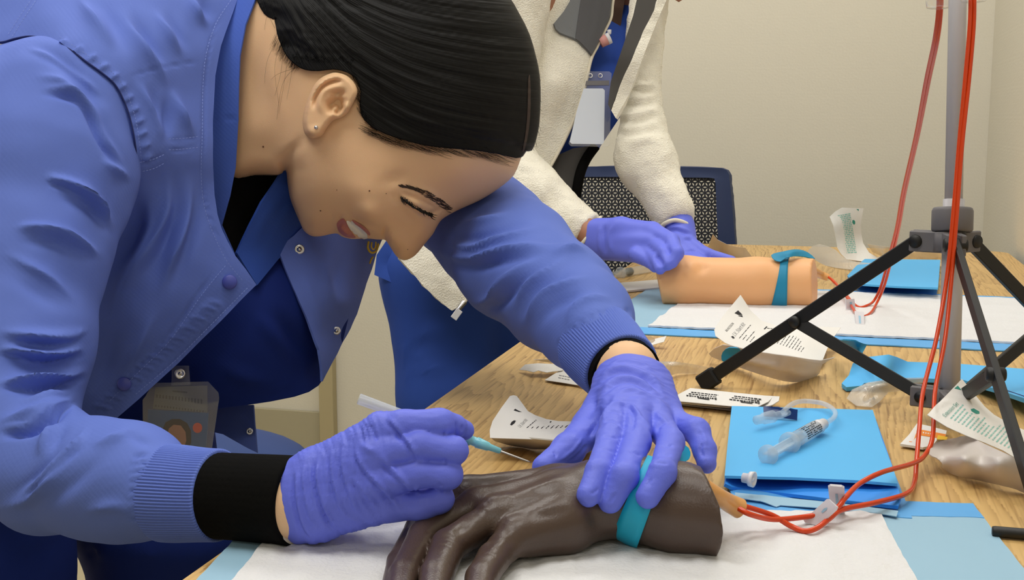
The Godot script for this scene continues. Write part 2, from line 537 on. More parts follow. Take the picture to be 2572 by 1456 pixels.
func relief(m: StandardMaterial3D, tex: Texture2D, cm: float, scale: float, triplanar := true) -> StandardMaterial3D:
	m.heightmap_enabled = true; m.heightmap_texture = tex; m.heightmap_scale = cm
	m.uv1_triplanar = triplanar; m.uv1_world_triplanar = triplanar; m.uv1_scale = Vector3.ONE * scale
	return m

func noise_tex(kind: int, freq: float, oct: int, size := 256, seed_ := 1) -> Texture2D:
	var n := FastNoiseLite.new(); n.noise_type = kind; n.frequency = freq; n.fractal_octaves = oct; n.seed = seed_
	if kind == FastNoiseLite.TYPE_CELLULAR: n.cellular_return_type = FastNoiseLite.RETURN_DISTANCE
	return ImageTexture.create_from_image(n.get_seamless_image(size, size))

func make_image(w: int, h: int, f: Callable) -> Texture2D:
	var b := PackedByteArray(); b.resize(w * h * 3); var k := 0
	for y in h:
		for x in w:
			var c: Color = f.call(x, y)
			b[k] = clampi(int(c.r * 255.0), 0, 255); b[k + 1] = clampi(int(c.g * 255.0), 0, 255); b[k + 2] = clampi(int(c.b * 255.0), 0, 255); k += 3
	return ImageTexture.create_from_image(Image.create_from_data(w, h, false, Image.FORMAT_RGB8, b))

func make_materials():
	var fine := noise_tex(FastNoiseLite.TYPE_SIMPLEX_SMOOTH, 0.08, 4)
	var pebble := noise_tex(FastNoiseLite.TYPE_SIMPLEX_SMOOTH, 0.03, 3)
	var fluff := noise_tex(FastNoiseLite.TYPE_CELLULAR, 0.06, 3)
	var weave := make_image(64, 64, func(x: float, y: float): var v := 0.5 + 0.25 * sin(TAU * (x + y) / 8.0) + 0.25 * sin(TAU * (x - y) / 16.0); return Color(v, v, v))
	M.lamp = mat(Color(1, 1, 1), 0.6); M.lamp.emission_enabled = true; M.lamp.emission = Color(1.0, 0.97, 0.91); M.lamp.emission_energy_multiplier = 1.5
	M.white_metal = mat(Color(0.85, 0.85, 0.83), 0.4)
	M.wall = relief(mat(Color(0.85, 0.83, 0.77), 0.85, 0.3), pebble, 0.02, 16.0)
	M.door = mat(Color(0.82, 0.79, 0.69), 0.6)
	M.trim = mat(Color(0.69, 0.64, 0.5), 0.6)
	M.baseboard = mat(Color(0.66, 0.63, 0.53), 0.6)
	M.floor = relief(mat(Color(0.76, 0.71, 0.58), 0.6), pebble, 0.03, 6.0)
	M.ceiling = mat(Color(0.86, 0.85, 0.82), 0.9)
	M.edge = mat(Color(0.2, 0.16, 0.12), 0.5)
	M.dark = mat(Color(0.09, 0.09, 0.095), 0.5)
	# oak print: long flames of darker grain, short pores
	var n1 := FastNoiseLite.new(); n1.seed = 5; n1.frequency = 0.0045; n1.fractal_octaves = 2
	var n2 := FastNoiseLite.new(); n2.seed = 9; n2.frequency = 0.02; n2.fractal_octaves = 3
	var wood := make_image(768, 1024, func(x: float, y: float):
		var r := x * 0.085 + 7.0 * n1.get_noise_2d(x * 1.0, y * 0.25) + 0.6 * n2.get_noise_2d(x * 3.0, y * 0.5)
		var f := r - floorf(r); var band := pow(f, 2.2) * (0.75 + 0.5 * n2.get_noise_2d(x * 2.0, y * 0.4 + 500.0))
		var pore := maxf(0.0, n2.get_noise_2d(x * 16.0, y * 0.4) - 0.1) * 1.7 * (0.35 + band)
		var k := clampf(band * 0.62 + pore, 0.0, 1.0)
		return Color(0.835, 0.69, 0.445).lerp(Color(0.6, 0.455, 0.265), k))
	M.wood = mat(Color.WHITE, 0.42); M.wood.albedo_texture = wood
	M.pad_white = relief(mat(Color(0.865, 0.865, 0.87), 0.8, 0.3), pebble, 0.05, 30.0)
	M.pad_blue = mat(Color(0.36, 0.66, 0.9), 0.55)
	M.pad_pale = mat(Color(0.58, 0.73, 0.82), 0.6)
	M.blue_sheet = mat(Color(0.33, 0.71, 0.94), 0.6); M.blue_deep = mat(Color(0.2, 0.57, 0.94), 0.55)
	M.paper = relief(mat(Color(0.9, 0.89, 0.87), 0.75, 0.3), fine, 0.01, 40.0)
	M.paper_back = mat(Color(0.78, 0.76, 0.71), 0.75, 0.3)
	M.ink = mat(Color(0.12, 0.12, 0.13), 0.8); M.green_ink = mat(Color(0.2, 0.56, 0.5), 0.8); M.orange_ink = mat(Color(0.93, 0.55, 0.2), 0.8); M.yellow_ink = mat(Color(0.93, 0.75, 0.2), 0.8); M.grey_ink = mat(Color(0.45, 0.45, 0.46), 0.8)
	M.pale_green_ink = mat(Color(0.56, 0.76, 0.72), 0.8)
	M.clear = mat(Color(0.93, 0.93, 0.92, 0.07), 0.08); M.clear.transparency = BaseMaterial3D.TRANSPARENCY_ALPHA
	M.film = relief(mat(Color(0.9, 0.88, 0.84, 0.3), 0.12), fine, 0.05, 30.0); M.film.transparency = BaseMaterial3D.TRANSPARENCY_ALPHA
	M.tray = mat(Color(0.88, 0.85, 0.83, 0.78), 0.35); M.tray.transparency = BaseMaterial3D.TRANSPARENCY_ALPHA
	M.frost = mat(Color(0.86, 0.9, 0.93, 0.35), 0.3); M.frost.transparency = BaseMaterial3D.TRANSPARENCY_ALPHA
	M.white_plastic = mat(Color(0.9, 0.9, 0.92), 0.35)
	M.clamp = mat(Color(0.88, 0.87, 0.9, 0.85), 0.3); M.clamp.transparency = BaseMaterial3D.TRANSPARENCY_ALPHA
	M.navy_plastic = mat(Color(0.06, 0.22, 0.45), 0.35)
	M.aqua = mat(Color(0.5, 0.83, 0.9, 0.75), 0.2); M.aqua.transparency = BaseMaterial3D.TRANSPARENCY_ALPHA
	M.steel = mat(Color(0.82, 0.82, 0.83), 0.25); M.steel.metallic = 1.0
	M.pole = mat(Color(0.73, 0.72, 0.73), 0.45)
	M.grey_plastic = mat(Color(0.42, 0.41, 0.42), 0.55)
	M.black_metal = mat(Color(0.05, 0.05, 0.05), 0.5)
	M.rubber = mat(Color(0.07, 0.07, 0.07), 0.8)
	M.red_tube = mat(Color(0.82, 0.25, 0.06), 0.22)
	M.amber = mat(Color(0.86, 0.63, 0.37), 0.3)
	M.teal = mat(Color(0.0, 0.64, 0.78), 0.55)
	M.teal_dark = mat(Color(0.05, 0.52, 0.68), 0.6)
	M.brown = relief(mat(Color(0.285, 0.22, 0.185), 0.36, 0.5), fine, 0.012, 28.0)
	M.peach = mat(Color(0.92, 0.69, 0.48), 0.5); M.peach.subsurf_scatter_enabled = true; M.peach.subsurf_scatter_strength = 0.08
	M.glove = relief(mat(Color(0.405, 0.455, 0.895), 0.48, 0.4), fine, 0.01, 30.0)
	M.skin = mat(Color(0.925, 0.755, 0.59), 0.5, 0.4); M.skin.subsurf_scatter_enabled = true; M.skin.subsurf_scatter_strength = 0.12
	M.skin = relief(M.skin, fine, 0.006, 40.0)
	M.skin_dark = mat(Color(0.66, 0.46, 0.36), 0.55)
	M.lip = mat(Color(0.76, 0.47, 0.42), 0.4); M.tooth = mat(Color(0.97, 0.95, 0.9), 0.25); M.mouth = mat(Color(0.25, 0.1, 0.09), 0.7)
	M.mole = mat(Color(0.42, 0.28, 0.2), 0.7); M.lash = mat(Color(0.04, 0.03, 0.03), 0.7); M.brow = mat(Color(0.24, 0.175, 0.135), 0.7)
	var sn := FastNoiseLite.new(); sn.frequency = 0.01; sn.seed = 3; sn.fractal_octaves = 4
	var strands := make_image(512, 512, func(x: float, y: float): var v := 0.5 + 0.9 * sn.get_noise_2d(x * 0.35, y * 14.0) + 0.4 * sn.get_noise_2d(x * 0.8 + 900.0, y * 30.0); return Color(v, v, v))
	M.hair = mat(Color(0.03, 0.026, 0.026), 0.5, 0.3); M.hair.heightmap_enabled = true; M.hair.heightmap_texture = strands; M.hair.heightmap_scale = 0.015
	M.parting = mat(Color(0.24, 0.18, 0.15), 0.7)
	M.jacket = relief(mat(Color(0.38, 0.468, 0.795), 0.75, 0.35), weave, 0.008, 60.0)
	M.jacket_in = relief(mat(Color(0.26, 0.33, 0.62), 0.8, 0.3), weave, 0.008, 60.0)
	M.seam = mat(Color(0.13, 0.18, 0.42), 0.85); M.thread = mat(Color(0.52, 0.6, 0.88), 0.8)
	M.scrub = relief(mat(Color(0.09, 0.17, 0.47), 0.8, 0.3), weave, 0.008, 60.0)
	M.royal = relief(mat(Color(0.2, 0.325, 0.67), 0.75, 0.3), weave, 0.008, 60.0)
	M.collar = relief(mat(Color(0.3, 0.415, 0.78), 0.75, 0.3), weave, 0.008, 60.0)
	M.black_cloth = relief(mat(Color(0.045, 0.043, 0.042), 0.9, 0.2), weave, 0.015, 50.0)
	M.cream_band = mat(Color(0.85, 0.8, 0.7), 0.8)
	M.snap = mat(Color(0.28, 0.32, 0.68), 0.4)
	M.fleece = relief(mat(Color(0.945, 0.925, 0.865), 0.95, 0.2), fluff, 0.16, 26.0)
	M.grey_dark = relief(mat(Color(0.36, 0.36, 0.37), 0.8, 0.3), weave, 0.008, 40.0)
	M.piping = mat(Color(0.9, 0.87, 0.79), 0.8)
	M.grey_cloth = relief(mat(Color(0.47, 0.48, 0.49), 0.8, 0.3), weave, 0.008, 40.0)
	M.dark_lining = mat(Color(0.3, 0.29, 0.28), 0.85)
	M.badge_card = mat(Color(0.86, 0.89, 0.94), 0.5); M.badge_back = mat(Color(0.33, 0.33, 0.37), 0.5)
	M.yellow = mat(Color(0.86, 0.74, 0.2), 0.7); M.pink = mat(Color(0.85, 0.6, 0.58), 0.5)
	M.chair_blue = mat(Color(0.13, 0.2, 0.36), 0.6); M.chair_mesh = mat(Color(0.07, 0.09, 0.14), 0.6); M.seat_blue = mat(Color(0.19, 0.28, 0.5), 0.8)

# ---------------------------------------------------------------- room
func wall_box(u0: float, u1: float, v0: float, v1: float, y0: float, y1: float) -> SurfaceTool:
	var st := ST(); box(st, W((u0 + u1) / 2, (v0 + v1) / 2, (y0 + y1) / 2), Vector3(u1 - u0, y1 - y0, v1 - v0), Basis(UX, Vector3.UP, -UV), 0.001); return st

func build_room():
	var c := P(2484, 300, 2.9); var uR := c.dot(UX); var vB := c.dot(UV)          # the far right corner of the room
	struct("floor", wall_box(-2.6, uR + 0.1, -2.2, vB + 0.1, -0.1, 0.0), M.floor)
	struct("ceiling", wall_box(-2.6, uR + 0.1, -2.2, vB + 0.1, 2.61, 2.7), M.ceiling)
	struct("wall_back", wall_box(-2.6, uR + 0.1, vB, vB + 0.12, 0.0, 2.62), M.wall)
	struct("wall_right", wall_box(uR, uR + 0.12, -2.2, vB, 0.0, 2.62), M.wall)
	struct("wall_left", wall_box(-2.62, -2.5, -2.2, vB, 0.0, 2.62), M.wall)
	struct("wall_front", wall_box(-2.6, uR + 0.1, -2.3, -2.18, 0.0, 2.62), M.wall)
	var q := on_back(848, 1000, vB); var uD := q.dot(UX)
	struct("trim_1", wall_box(uD - 0.045, uD - 0.002, vB - 0.03, vB - 0.001, 0.0, 2.6), M.trim)
	struct("baseboard_back", wall_box(-2.5, uD - 0.047, vB - 0.014, vB - 0.001, 0.0, 0.165), M.baseboard)
	struct("baseboard_right", wall_box(uR - 0.014, uR - 0.001, -2.1, vB - 0.02, 0.0, 0.165), M.baseboard)
	struct("baseboard_far", wall_box(uD + 0.6, uR - 0.015, vB - 0.014, vB - 0.001, 0.0, 0.165), M.baseboard)

func on_back(x: float, y: float, v: float) -> Vector3:
	var r := P(x, y, 1.0) - cam.origin
	return cam.origin + r * ((v - cam.origin.dot(UV)) / r.dot(UV))

# ---------------------------------------------------------------- table
func build_table():
	var t := based("training_table", "long oak-grain table with dark edging, covered with pads and opened supplies", "table", W(0, 1.55, 0))
	var u0 := -0.357; var u1 := 0.345; var v0 := 0.5; var v1 := 2.585
	var pts := PackedVector2Array(); var r := 0.035
	for k in [[u1 - r, v1 - r, 0.0], [u0 + r, v1 - r, 90.0], [u0 + r, v0 + r, 180.0], [u1 - r, v0 + r, 270.0]]:
		for i in 7: pts.append(Vector2(k[0], k[1]) + Vector2.from_angle(deg_to_rad(k[2] + 15.0 * i)) * r)
	var top := ST(); var edge := ST(); var n := pts.size(); var under := ST()
	var c := Vector2((u0 + u1) / 2, (v0 + v1) / 2)
	for i in n:
		var a := pts[i]; var b := pts[(i + 1) % n]
		for q in [c, b, a]:
			top.set_uv(Vector2((q.x - u0) / 0.72, (q.y - v0) / 1.5)); top.set_normal(Vector3.UP); top.add_vertex(W(q.x, q.y, TABLE))
		tri(under, W(c.x, c.y, TABLE - 0.03), W(a.x, a.y, TABLE - 0.03), W(b.x, b.y, TABLE - 0.03))
		var p0 := W(a.x, a.y, TABLE); var p1 := W(b.x, b.y, TABLE); var dn := Vector3(0, -0.03, 0)
		var o := Vector3.ZERO
		quad(edge, p0 + o, p0 + dn, p1 + dn, p1 + o)
	put("table_top", top, M.wood, t); put("edge_band", edge, M.edge, t); put("underside", under, M.dark, t)
	for s in [[u0 + 0.06, v0 + 0.15], [u1 - 0.06, v0 + 0.15], [u0 + 0.06, v1 - 0.12], [u1 - 0.06, v1 - 0.12]]:
		var l := ST(); lathe(l, W(s[0], s[1], 0.0), W(s[0], s[1], TABLE - 0.031), [[0, 0], [0, 0.024], [0.03, 0.02], [1, 0.02], [1, 0]], 16); put("leg", l, M.dark, t)

# a patch of a four-cornered sheet (corner points in the world), between fractions s0..s1 and t0..t1, with waves
func patch(c: Array, s0: float, s1: float, t0: float, t1: float, lift: float, wave: Callable, thick := 0.0012, nu := 40, nv := 24) -> ArrayMesh:
	var v := PackedVector3Array(); var ix := PackedInt32Array(); var uv := PackedVector2Array()
	# the rim first, so that solid() can wall it
	var id := {}; var order := []
	for i in nu: order.append(Vector2i(i, 0))
	for j in nv: order.append(Vector2i(nu, j))
	for i in nu: order.append(Vector2i(nu - i, nv))
	for j in nv: order.append(Vector2i(0, nv - j))
	var e := order.size()
	for j in range(1, nv):
		for i in range(1, nu): order.append(Vector2i(i, j))
	for k in order.size():
		var g: Vector2i = order[k]; id[g] = k
		var s := lerpf(s0, s1, float(g.x) / nu); var t := lerpf(t0, t1, float(g.y) / nv)
		var p: Vector3 = (c[0] as Vector3).lerp(c[1], s).lerp((c[3] as Vector3).lerp(c[2], s), t)
		v.append(p + Vector3(0, lift + wave.call(s, t), 0)); uv.append(Vector2(s, t))
	for j in nv:
		for i in nu:
			var a: int = id[Vector2i(i, j)]; var b: int = id[Vector2i(i + 1, j)]; var cc: int = id[Vector2i(i + 1, j + 1)]; var d: int = id[Vector2i(i, j + 1)]
			ix.append_array([a, b, cc, a, cc, d])
	return solid(v, ix, e, thick, uv)

func build_underpads():
	var n := FastNoiseLite.new(); n.seed = 21; n.frequency = 2.2; n.fractal_octaves = 3
	var wave := func(s: float, t: float) -> float: return 0.0016 + 0.0024 * absf(n.get_noise_2d(s * 6.0, t * 2.2)) + 0.0012 * n.get_noise_2d(s * 13.0 + 40.0, t * 9.0)
	var calm := func(s: float, t: float) -> float: return 0.0014 + 0.0008 * n.get_noise_2d(s * 5.0, t * 5.0)
	# near pad: far left, far right, near right, near left
	var c := [Vector3(-0.166, TABLE, -0.842), Vector3(0.3195, TABLE, -0.7985), Vector3(0.272, TABLE, -0.44), Vector3(-0.2, TABLE, -0.47)]
	var o := based("underpad", "white absorbent underpad with blue border, under the brown practice hand", "underpad", Vector3(0.05, TABLE, -0.65))
	put("absorbent_core", patch(c, 0.045, 0.86, 0.085, 0.93, 0.0012, wave, 0.0024, 120, 60), M.pad_white, o)
	put("blue_border", patch(c, 0.0, 1.0, 0.0, 0.0849, 0.0005, calm, 0.0014, 80, 6), M.pad_blue, o)
	put("side_border", patch(c, 0.0, 0.0449, 0.085, 1.0, 0.0002, calm, 0.0014, 8, 40), M.pad_pale, o)
	put("side_border", patch(c, 0.8601, 1.0, 0.085, 1.0, 0.0002, calm, 0.0014, 12, 40), M.pad_pale, o)
	put("near_border", patch(c, 0.045, 0.86, 0.9301, 1.0, 0.0002, calm, 0.0014, 40, 6), M.pad_blue, o)
	# far pad, with pressed folds running along it
	var c2 := [Vector3(0.236, TABLE, -1.925), Vector3(0.84, TABLE, -1.745), Vector3(0.70, TABLE, -1.315), Vector3(0.085, TABLE, -1.482)]
	var folds := func(s: float, t: float) -> float:
		var f := t * 6.0 + 0.04 * n.get_noise_2d(s * 4.0, 7.0); return 0.0015 + 0.0035 * pow(absf(sin(PI * f)), 3.0) * 0.6 + 0.0015 * absf(n.get_noise_2d(s * 9.0, t * 4.0))
	var o2 := based("underpad", "white absorbent underpad with pressed folds and blue border, under the peach practice arm", "underpad", Vector3(0.45, TABLE, -1.6))
	put("absorbent_core", patch(c2, 0.12, 0.93, 0.075, 0.9, 0.0012, folds, 0.0024, 100, 70), M.pad_white, o2)
	put("blue_border", patch(c2, 0.0, 1.0, 0.0, 0.0749, 0.0005, calm, 0.0014, 60, 6), M.pad_blue, o2)
	put("blue_border", patch(c2, 0.0, 1.0, 0.9001, 1.0, 0.0005, calm, 0.0014, 60, 6), M.pad_blue, o2)
	put("side_border", patch(c2, 0.0, 0.1199, 0.075, 0.9, 0.0002, calm, 0.0014, 10, 40), M.pad_pale, o2)
	put("side_border", patch(c2, 0.9301, 1.0, 0.075, 0.9, 0.0002, calm, 0.0014, 10, 40), M.pad_pale, o2)

# ---------------------------------------------------------------- opened supplies on the table
func on(h: float) -> Callable:                    # depth of a plane h above the table
	return func(q: Vector2) -> float: return D(T(q.x, q.y, h))

func plate(list: Array) -> Callable:              # depth from scattered [x, y, depth]
	var p := Plate.new(list); return func(q: Vector2) -> float: return p.at(q.x, q.y)

func lifted(list: Array) -> Callable:             # depth from scattered [x, y, height above the table in mm]
	var l := []
	for i in list: l.append([i[0], i[1], D(T(i[0], i[1], i[2] / 1000.0))])
	return plate(l)

func mid_of(flat: Array, depth: Callable) -> Vector3:
	var c := Vector2.ZERO; var n := flat.size() / 2
	for i in n: c += Vector2(flat[2 * i], flat[2 * i + 1]) / n
	var p := P(c.x, c.y, depth.call(c)); return Vector3(p.x, TABLE, p.z)

func print_text(st: SurfaceTool, s: String, x: float, y: float, ex: Vector2, ey: Vector2, depth: Callable, lift := 0.0004):   # ex: whole width, ey: whole height, in pixels
	var tm := TextMesh.new(); tm.text = s; tm.font_size = 24; tm.pixel_size = 0.01; tm.depth = 0.0; tm.curve_step = 2.0
	var f := SystemFont.new(); f.font_names = PackedStringArray(["Droid Sans"]); tm.font = f
	var a := tm.surface_get_arrays(0); var b := tm.get_aabb()
	var v: PackedVector3Array = a[Mesh.ARRAY_VERTEX]; var ix = a[Mesh.ARRAY_INDEX]
	var n: int = ix.size() if ix != null and ix.size() else v.size()
	for i in n:
		var p: Vector3 = v[ix[i]] if ix != null and ix.size() else v[i]
		var q := Vector2(x, y) + ex * ((p.x - b.position.x) / b.size.x) + ey * ((p.y - b.position.y) / b.size.y)
		st.add_vertex(P(q.x, q.y, float(depth.call(q)) - lift))

func print_line(st: SurfaceTool, a: Vector2, b: Vector2, w: Vector2, depth: Callable, lift := 0.0004, words := true):   # a line of type too small to read
	var L := a.distance_to(b); var at := 0.0
	while at < L:
		var n := minf(rng.randf_range(3.0, 9.0) if words else L, L - at)
		var m := maxi(1, int(n / 12.0))
		for k in m:
			var p := []
			for q in [a.lerp(b, (at + n * k / m) / L), a.lerp(b, (at + n * (k + 1) / m) / L), a.lerp(b, (at + n * (k + 1) / m) / L) + w, a.lerp(b, (at + n * k / m) / L) + w]:
				p.append(P(q.x, q.y, float(depth.call(q)) - lift))
			quad(st, p[3], p[2], p[1], p[0])
		at += n + rng.randf_range(1.2, 2.2)

func print_shape(st: SurfaceTool, flat: Array, depth: Callable, lift := 0.0004):
	var f := fill(rounded(flat, 1), 9.0); var pts: PackedVector2Array = f[0]
	for i in f[1]: st.add_vertex(P(pts[i].x, pts[i].y, float(depth.call(pts[i])) - lift))

func build_supplies():
	folded_pads()
	start_kits()
	extension_sets()
	scraps()
	flush_syringe()

func folded_pads():
	# near stack of folded blue sheet, on which the syringe lies
	var o := based("folded_underpad", "folded light blue underpad with the flush syringe lying on it", "underpad", T(2050, 1160))
	var low := [1836, 1036, 2196, 1046, 2232, 1150, 2262, 1225, 2291, 1300, 2255, 1298, 2060, 1276, 1840, 1245, 1826, 1215]
	put("under_layer", sheet(rounded(low, 1), 14, on(0.002), 0.0012, [[5, 1.2, 1990, 1262, 2110, 1275, 2240, 1285]]), M.pad_blue, o)
	var torn := [1846, 1236, 2100, 1262, 2256, 1282, 2252, 1296, 2200, 1287, 2050, 1274, 1960, 1268, 1950, 1272, 1910, 1258, 1846, 1248]
	put("white_inner_layer", sheet(rounded(torn, 1), 10, lifted([[1846, 1236, 5], [2256, 1282, 5], [2252, 1296, 4], [1846, 1248, 4], [1950, 1270, 3]]), 0.0006, [[8, 1.0, 1900, 1245, 1950, 1262]]), M.pad_pale, o)
	var midp := [1838, 1026, 2194, 1036, 2240, 1165, 2262, 1246, 2256, 1270, 2090, 1252, 1838, 1222, 1822, 1214]
	put("middle_layer", sheet(rounded(midp, 1), 14, lifted([[1838, 1026, 6], [2194, 1036, 6], [2262, 1246, 9], [2256, 1270, 6], [1822, 1214, 8], [1838, 1222, 5], [2050, 1160, 7]]), 0.0025, [[4, 0.8, 1850, 1210, 2050, 1228, 2250, 1250]]), M.blue_deep, o)
	var top := [1838, 1019, 2192, 1029, 2216, 1105, 2246, 1184, 2254, 1214, 2160, 1206, 1990, 1198, 1820, 1194, 1827, 1120]
	put("top_layer", sheet(rounded(top, 1), 12, lifted([[1838, 1019, 10], [2192, 1029, 10], [2254, 1214, 13], [1820, 1194, 12], [2040, 1110, 10.5]]), 0.002, [[6, 0.5, 2125, 1080, 2150, 1200], [5, 0.6, 1860, 1090, 1880, 1180], [10, 0.5, 1900, 1080, 2100, 1090]]), M.blue_sheet, o)
	# the one behind the far pad
	var o2 := based("folded_underpad", "small folded blue underpad at the far edge of the table beside the white packets", "underpad", T(2240, 700))
	put("lower_layer", sheet(rounded([2118, 708, 2148, 684, 2360, 690, 2352, 742, 2240, 737, 2160, 728], 1), 12, on(0.002), 0.004), M.blue_deep, o2)
	put("upper_layer", sheet(rounded([2128, 692, 2150, 668, 2172, 650, 2362, 652, 2356, 722, 2250, 718, 2150, 712], 1), 12, lifted([[2172, 650, 10], [2362, 652, 12], [2128, 692, 10], [2356, 722, 20], [2150, 712, 16]]), 0.003, [[4, -1.5, 2180, 690, 2260, 696, 2356, 700]]), M.blue_sheet, o2)
	# the loosely folded drape
	var o3 := based("blue_drape", "loosely folded bright blue drape with a raised left fold, behind the stand", "drape", T(2350, 960))
	put("cloth", sheet(rounded([2114, 962, 2132, 942, 2142, 912, 2180, 896, 2232, 890, 2252, 896, 2280, 908, 2340, 910, 2420, 914, 2500, 920, 2620, 930, 2640, 1020, 2572, 1000, 2500, 976, 2420, 954, 2330, 950, 2250, 954, 2170, 962, 2164, 968, 2126, 972], 1), 10,
		lifted([[2114, 962, 6], [2142, 912, 14], [2232, 890, 30], [2260, 930, 12], [2340, 910, 10], [2340, 950, 9], [2500, 920, 10], [2500, 976, 14], [2620, 930, 10], [2572, 1000, 18], [2170, 962, 8], [2190, 930, 20]]), 0.004, [[9, 3, 2240, 890, 2228, 925, 2238, 955], [6, -1.5, 2140, 915, 2180, 940, 2200, 965]]), M.blue_sheet, o3)
	put("lower_fold", sheet(rounded([2116, 970, 2164, 966, 2172, 962, 2180, 968, 2160, 976, 2126, 978], 1), 8, on(0.002), 0.004), M.blue_deep, o3)
	put("hanging_hem", sheet(rounded([2410, 951, 2500, 974, 2572, 998, 2640, 1020, 2640, 1030, 2572, 1010, 2500, 984, 2410, 956], 1), 10, lifted([[2410, 951, 8], [2500, 974, 13], [2572, 998, 17], [2640, 1020, 20], [2640, 1030, 14], [2572, 1010, 11], [2500, 984, 8], [2410, 956, 4]]), 0.002), M.seam, o3)

func start_kits():
	# ---- the one in the middle of the table
	var d := plate([[1860, 740, 1.42], [1813, 797, 1.385], [1794, 832, 1.352], [1822, 861, 1.325], [1863, 877, 1.315], [1906, 886, 1.305], [1992, 898, 1.29], [2063, 911, 1.28], [1885, 779, 1.41], [1912, 804, 1.40], [1949, 817, 1.395], [2112, 822, 1.39], [2074, 879, 1.33], [1900, 850, 1.345], [2010, 860, 1.335]])
	var o := based("start_kit", "opened white kit pouch with curled sheet and teal strap behind the stand's left leg", "supply kit", T(1920, 935))
	var pouch := plate([[1782, 886, D(T(1782, 886, 0.012))], [2100, 896, D(T(2100, 896, 0.016))], [1870, 925, D(T(1870, 925, 0.004))], [1990, 960, D(T(1990, 960, 0.001))], [2058, 936, D(T(2058, 936, 0.003))], [1900, 888, D(T(1900, 888, 0.03))], [2020, 905, D(T(2020, 905, 0.03))], [1960, 930, D(T(1960, 930, 0.02))]])
	put("tray", sheet(rounded([1780, 888, 1815, 866, 1860, 874, 1910, 884, 2000, 897, 2062, 905, 2098, 897, 2066, 914, 2058, 938, 2034, 953, 1992, 960, 1945, 951, 1872, 928, 1836, 914, 1802, 902], 2), 8, pouch, 0.001, [[7, 3, 1850, 900, 1940, 918, 2020, 938, 2055, 925], [5, -3, 1850, 912, 1940, 930, 2000, 940]]), M.tray, o)
	put("strap", sheet(rounded([1815, 884, 1832, 873, 1866, 878, 1850, 892, 1822, 908, 1812, 902], 2), 7, lifted([[1815, 884, 22], [1832, 873, 28], [1866, 878, 28], [1850, 892, 20], [1822, 908, 12]]), 0.002), M.teal_dark, o)
	put("strap", sheet(rounded([2086, 862, 2098, 857, 2117, 854, 2150, 857, 2178, 865, 2170, 880, 2162, 893, 2128, 880, 2100, 872], 1), 7, lifted([[2086, 862, 22], [2117, 854, 40], [2178, 865, 34], [2162, 893, 26], [2100, 872, 14]]), 0.0015), M.teal_dark, o)
	put("sheet", sheet(rounded([1860, 740, 1872, 758, 1885, 779, 1912, 804, 1949, 817, 2000, 818, 2060, 820, 2112, 822, 2100, 838, 2090, 852, 2076, 879, 2070, 895, 2063, 912, 1992, 898, 1906, 886, 1863, 877, 1822, 861, 1797, 843, 1794, 827, 1813, 797, 1835, 770], 1), 7, d, 0.0004), M.paper, o)
	var st := ST()
	print_shape(st, [1845, 786, 1854, 779, 1865, 790, 1856, 791], d); print_shape(st, [1853, 793, 1864, 791, 1866, 796], d)
	print_text(st, "McKESSON", 1826, 833, Vector2(18, -20), Vector2(-5, -4), d)
	print_shape(st, [1836, 845, 1841, 843, 1846, 849, 1841, 850], d)
	for i in 4: print_line(st, Vector2(1856 + i * 9, 849 + i * 3), Vector2(1856 + i * 9, 849 + i * 3) + Vector2(24, -28) * [1.2, 0.4, 0.9, 0.5][i], Vector2(1.6, 0.6), d)
	for i in 9: print_line(st, Vector2(1951 + i * 7.5, 862 + i * 2.6), Vector2(1951 + i * 7.5, 862 + i * 2.6) + Vector2(19, -27) * [0.8, 0.9, 0.95, 1.0, 1.0, 0.95, 0.8, 0.45, 0.4][i], Vector2(1.5, 0.5), d)
	print_line(st, Vector2(1918, 826), Vector2(1925, 819), Vector2(3, 1), d, 0.0004, false)
	print_line(st, Vector2(1926, 823), Vector2(1945, 825), Vector2(1, 1.6), d); print_line(st, Vector2(2040, 825), Vector2(2056, 822), Vector2(1, 3), d)
	put("printing", st, M.ink, o, "", "stuff")
	var s2 := ST(); print_text(s2, "I.V. Start Kit", 1847, 845, Vector2(26, -30), Vector2(-8, -7), d); put("heading", s2, M.grey_ink, o, "", "stuff")
	# ---- the one beside the two hands
	var d2 := plate([[1290, 992, 1.015], [1258, 1025, 0.985], [1232, 1070, 0.95], [1231, 1099, 0.93], [1330, 1102, 0.925], [1414, 1110, 0.922], [1325, 1032, 0.99], [1373, 1052, 0.985], [1448, 1058, 0.985], [1330, 1075, 0.945], [1490, 1066, 0.985], [1490, 1116, 0.92], [1260, 1062, 0.962], [1420, 1082, 0.95]])
	var o2 := based("start_kit", "opened kit pouch with grey curled printed sheet lying between the two gloved hands", "supply kit", T(1340, 1120))
	put("tray", sheet(rounded([1231, 1098, 1330, 1101, 1414, 1109, 1500, 1116, 1500, 1127, 1395, 1128, 1337, 1128, 1278, 1118, 1244, 1108], 1), 9, lifted([[1231, 1098, 14], [1330, 1101, 20], [1500, 1116, 18], [1500, 1127, 1], [1337, 1128, 0.5], [1278, 1118, 1], [1244, 1108, 6]]), 0.001), M.paper_back, o2)
	put("sheet", sheet(rounded([1281, 994, 1290, 992, 1298, 994, 1310, 1010, 1326, 1032, 1344, 1042, 1373, 1052, 1402, 1057, 1448, 1058, 1500, 1062, 1500, 1118, 1414, 1110, 1330, 1102, 1231, 1099, 1230, 1080, 1237, 1057, 1258, 1025], 1), 6, d2, 0.0004, [[5, 0.8, 1240, 1078, 1300, 1082, 1400, 1090]]), M.paper, o2)
	var s3 := ST()
	print_shape(s3, [1290, 1030, 1294, 1026, 1303, 1031, 1311, 1034, 1303, 1034], d2)
	print_shape(s3, [1281, 1066, 1285, 1059, 1291, 1055, 1296, 1056, 1292, 1063, 1285, 1068], d2)
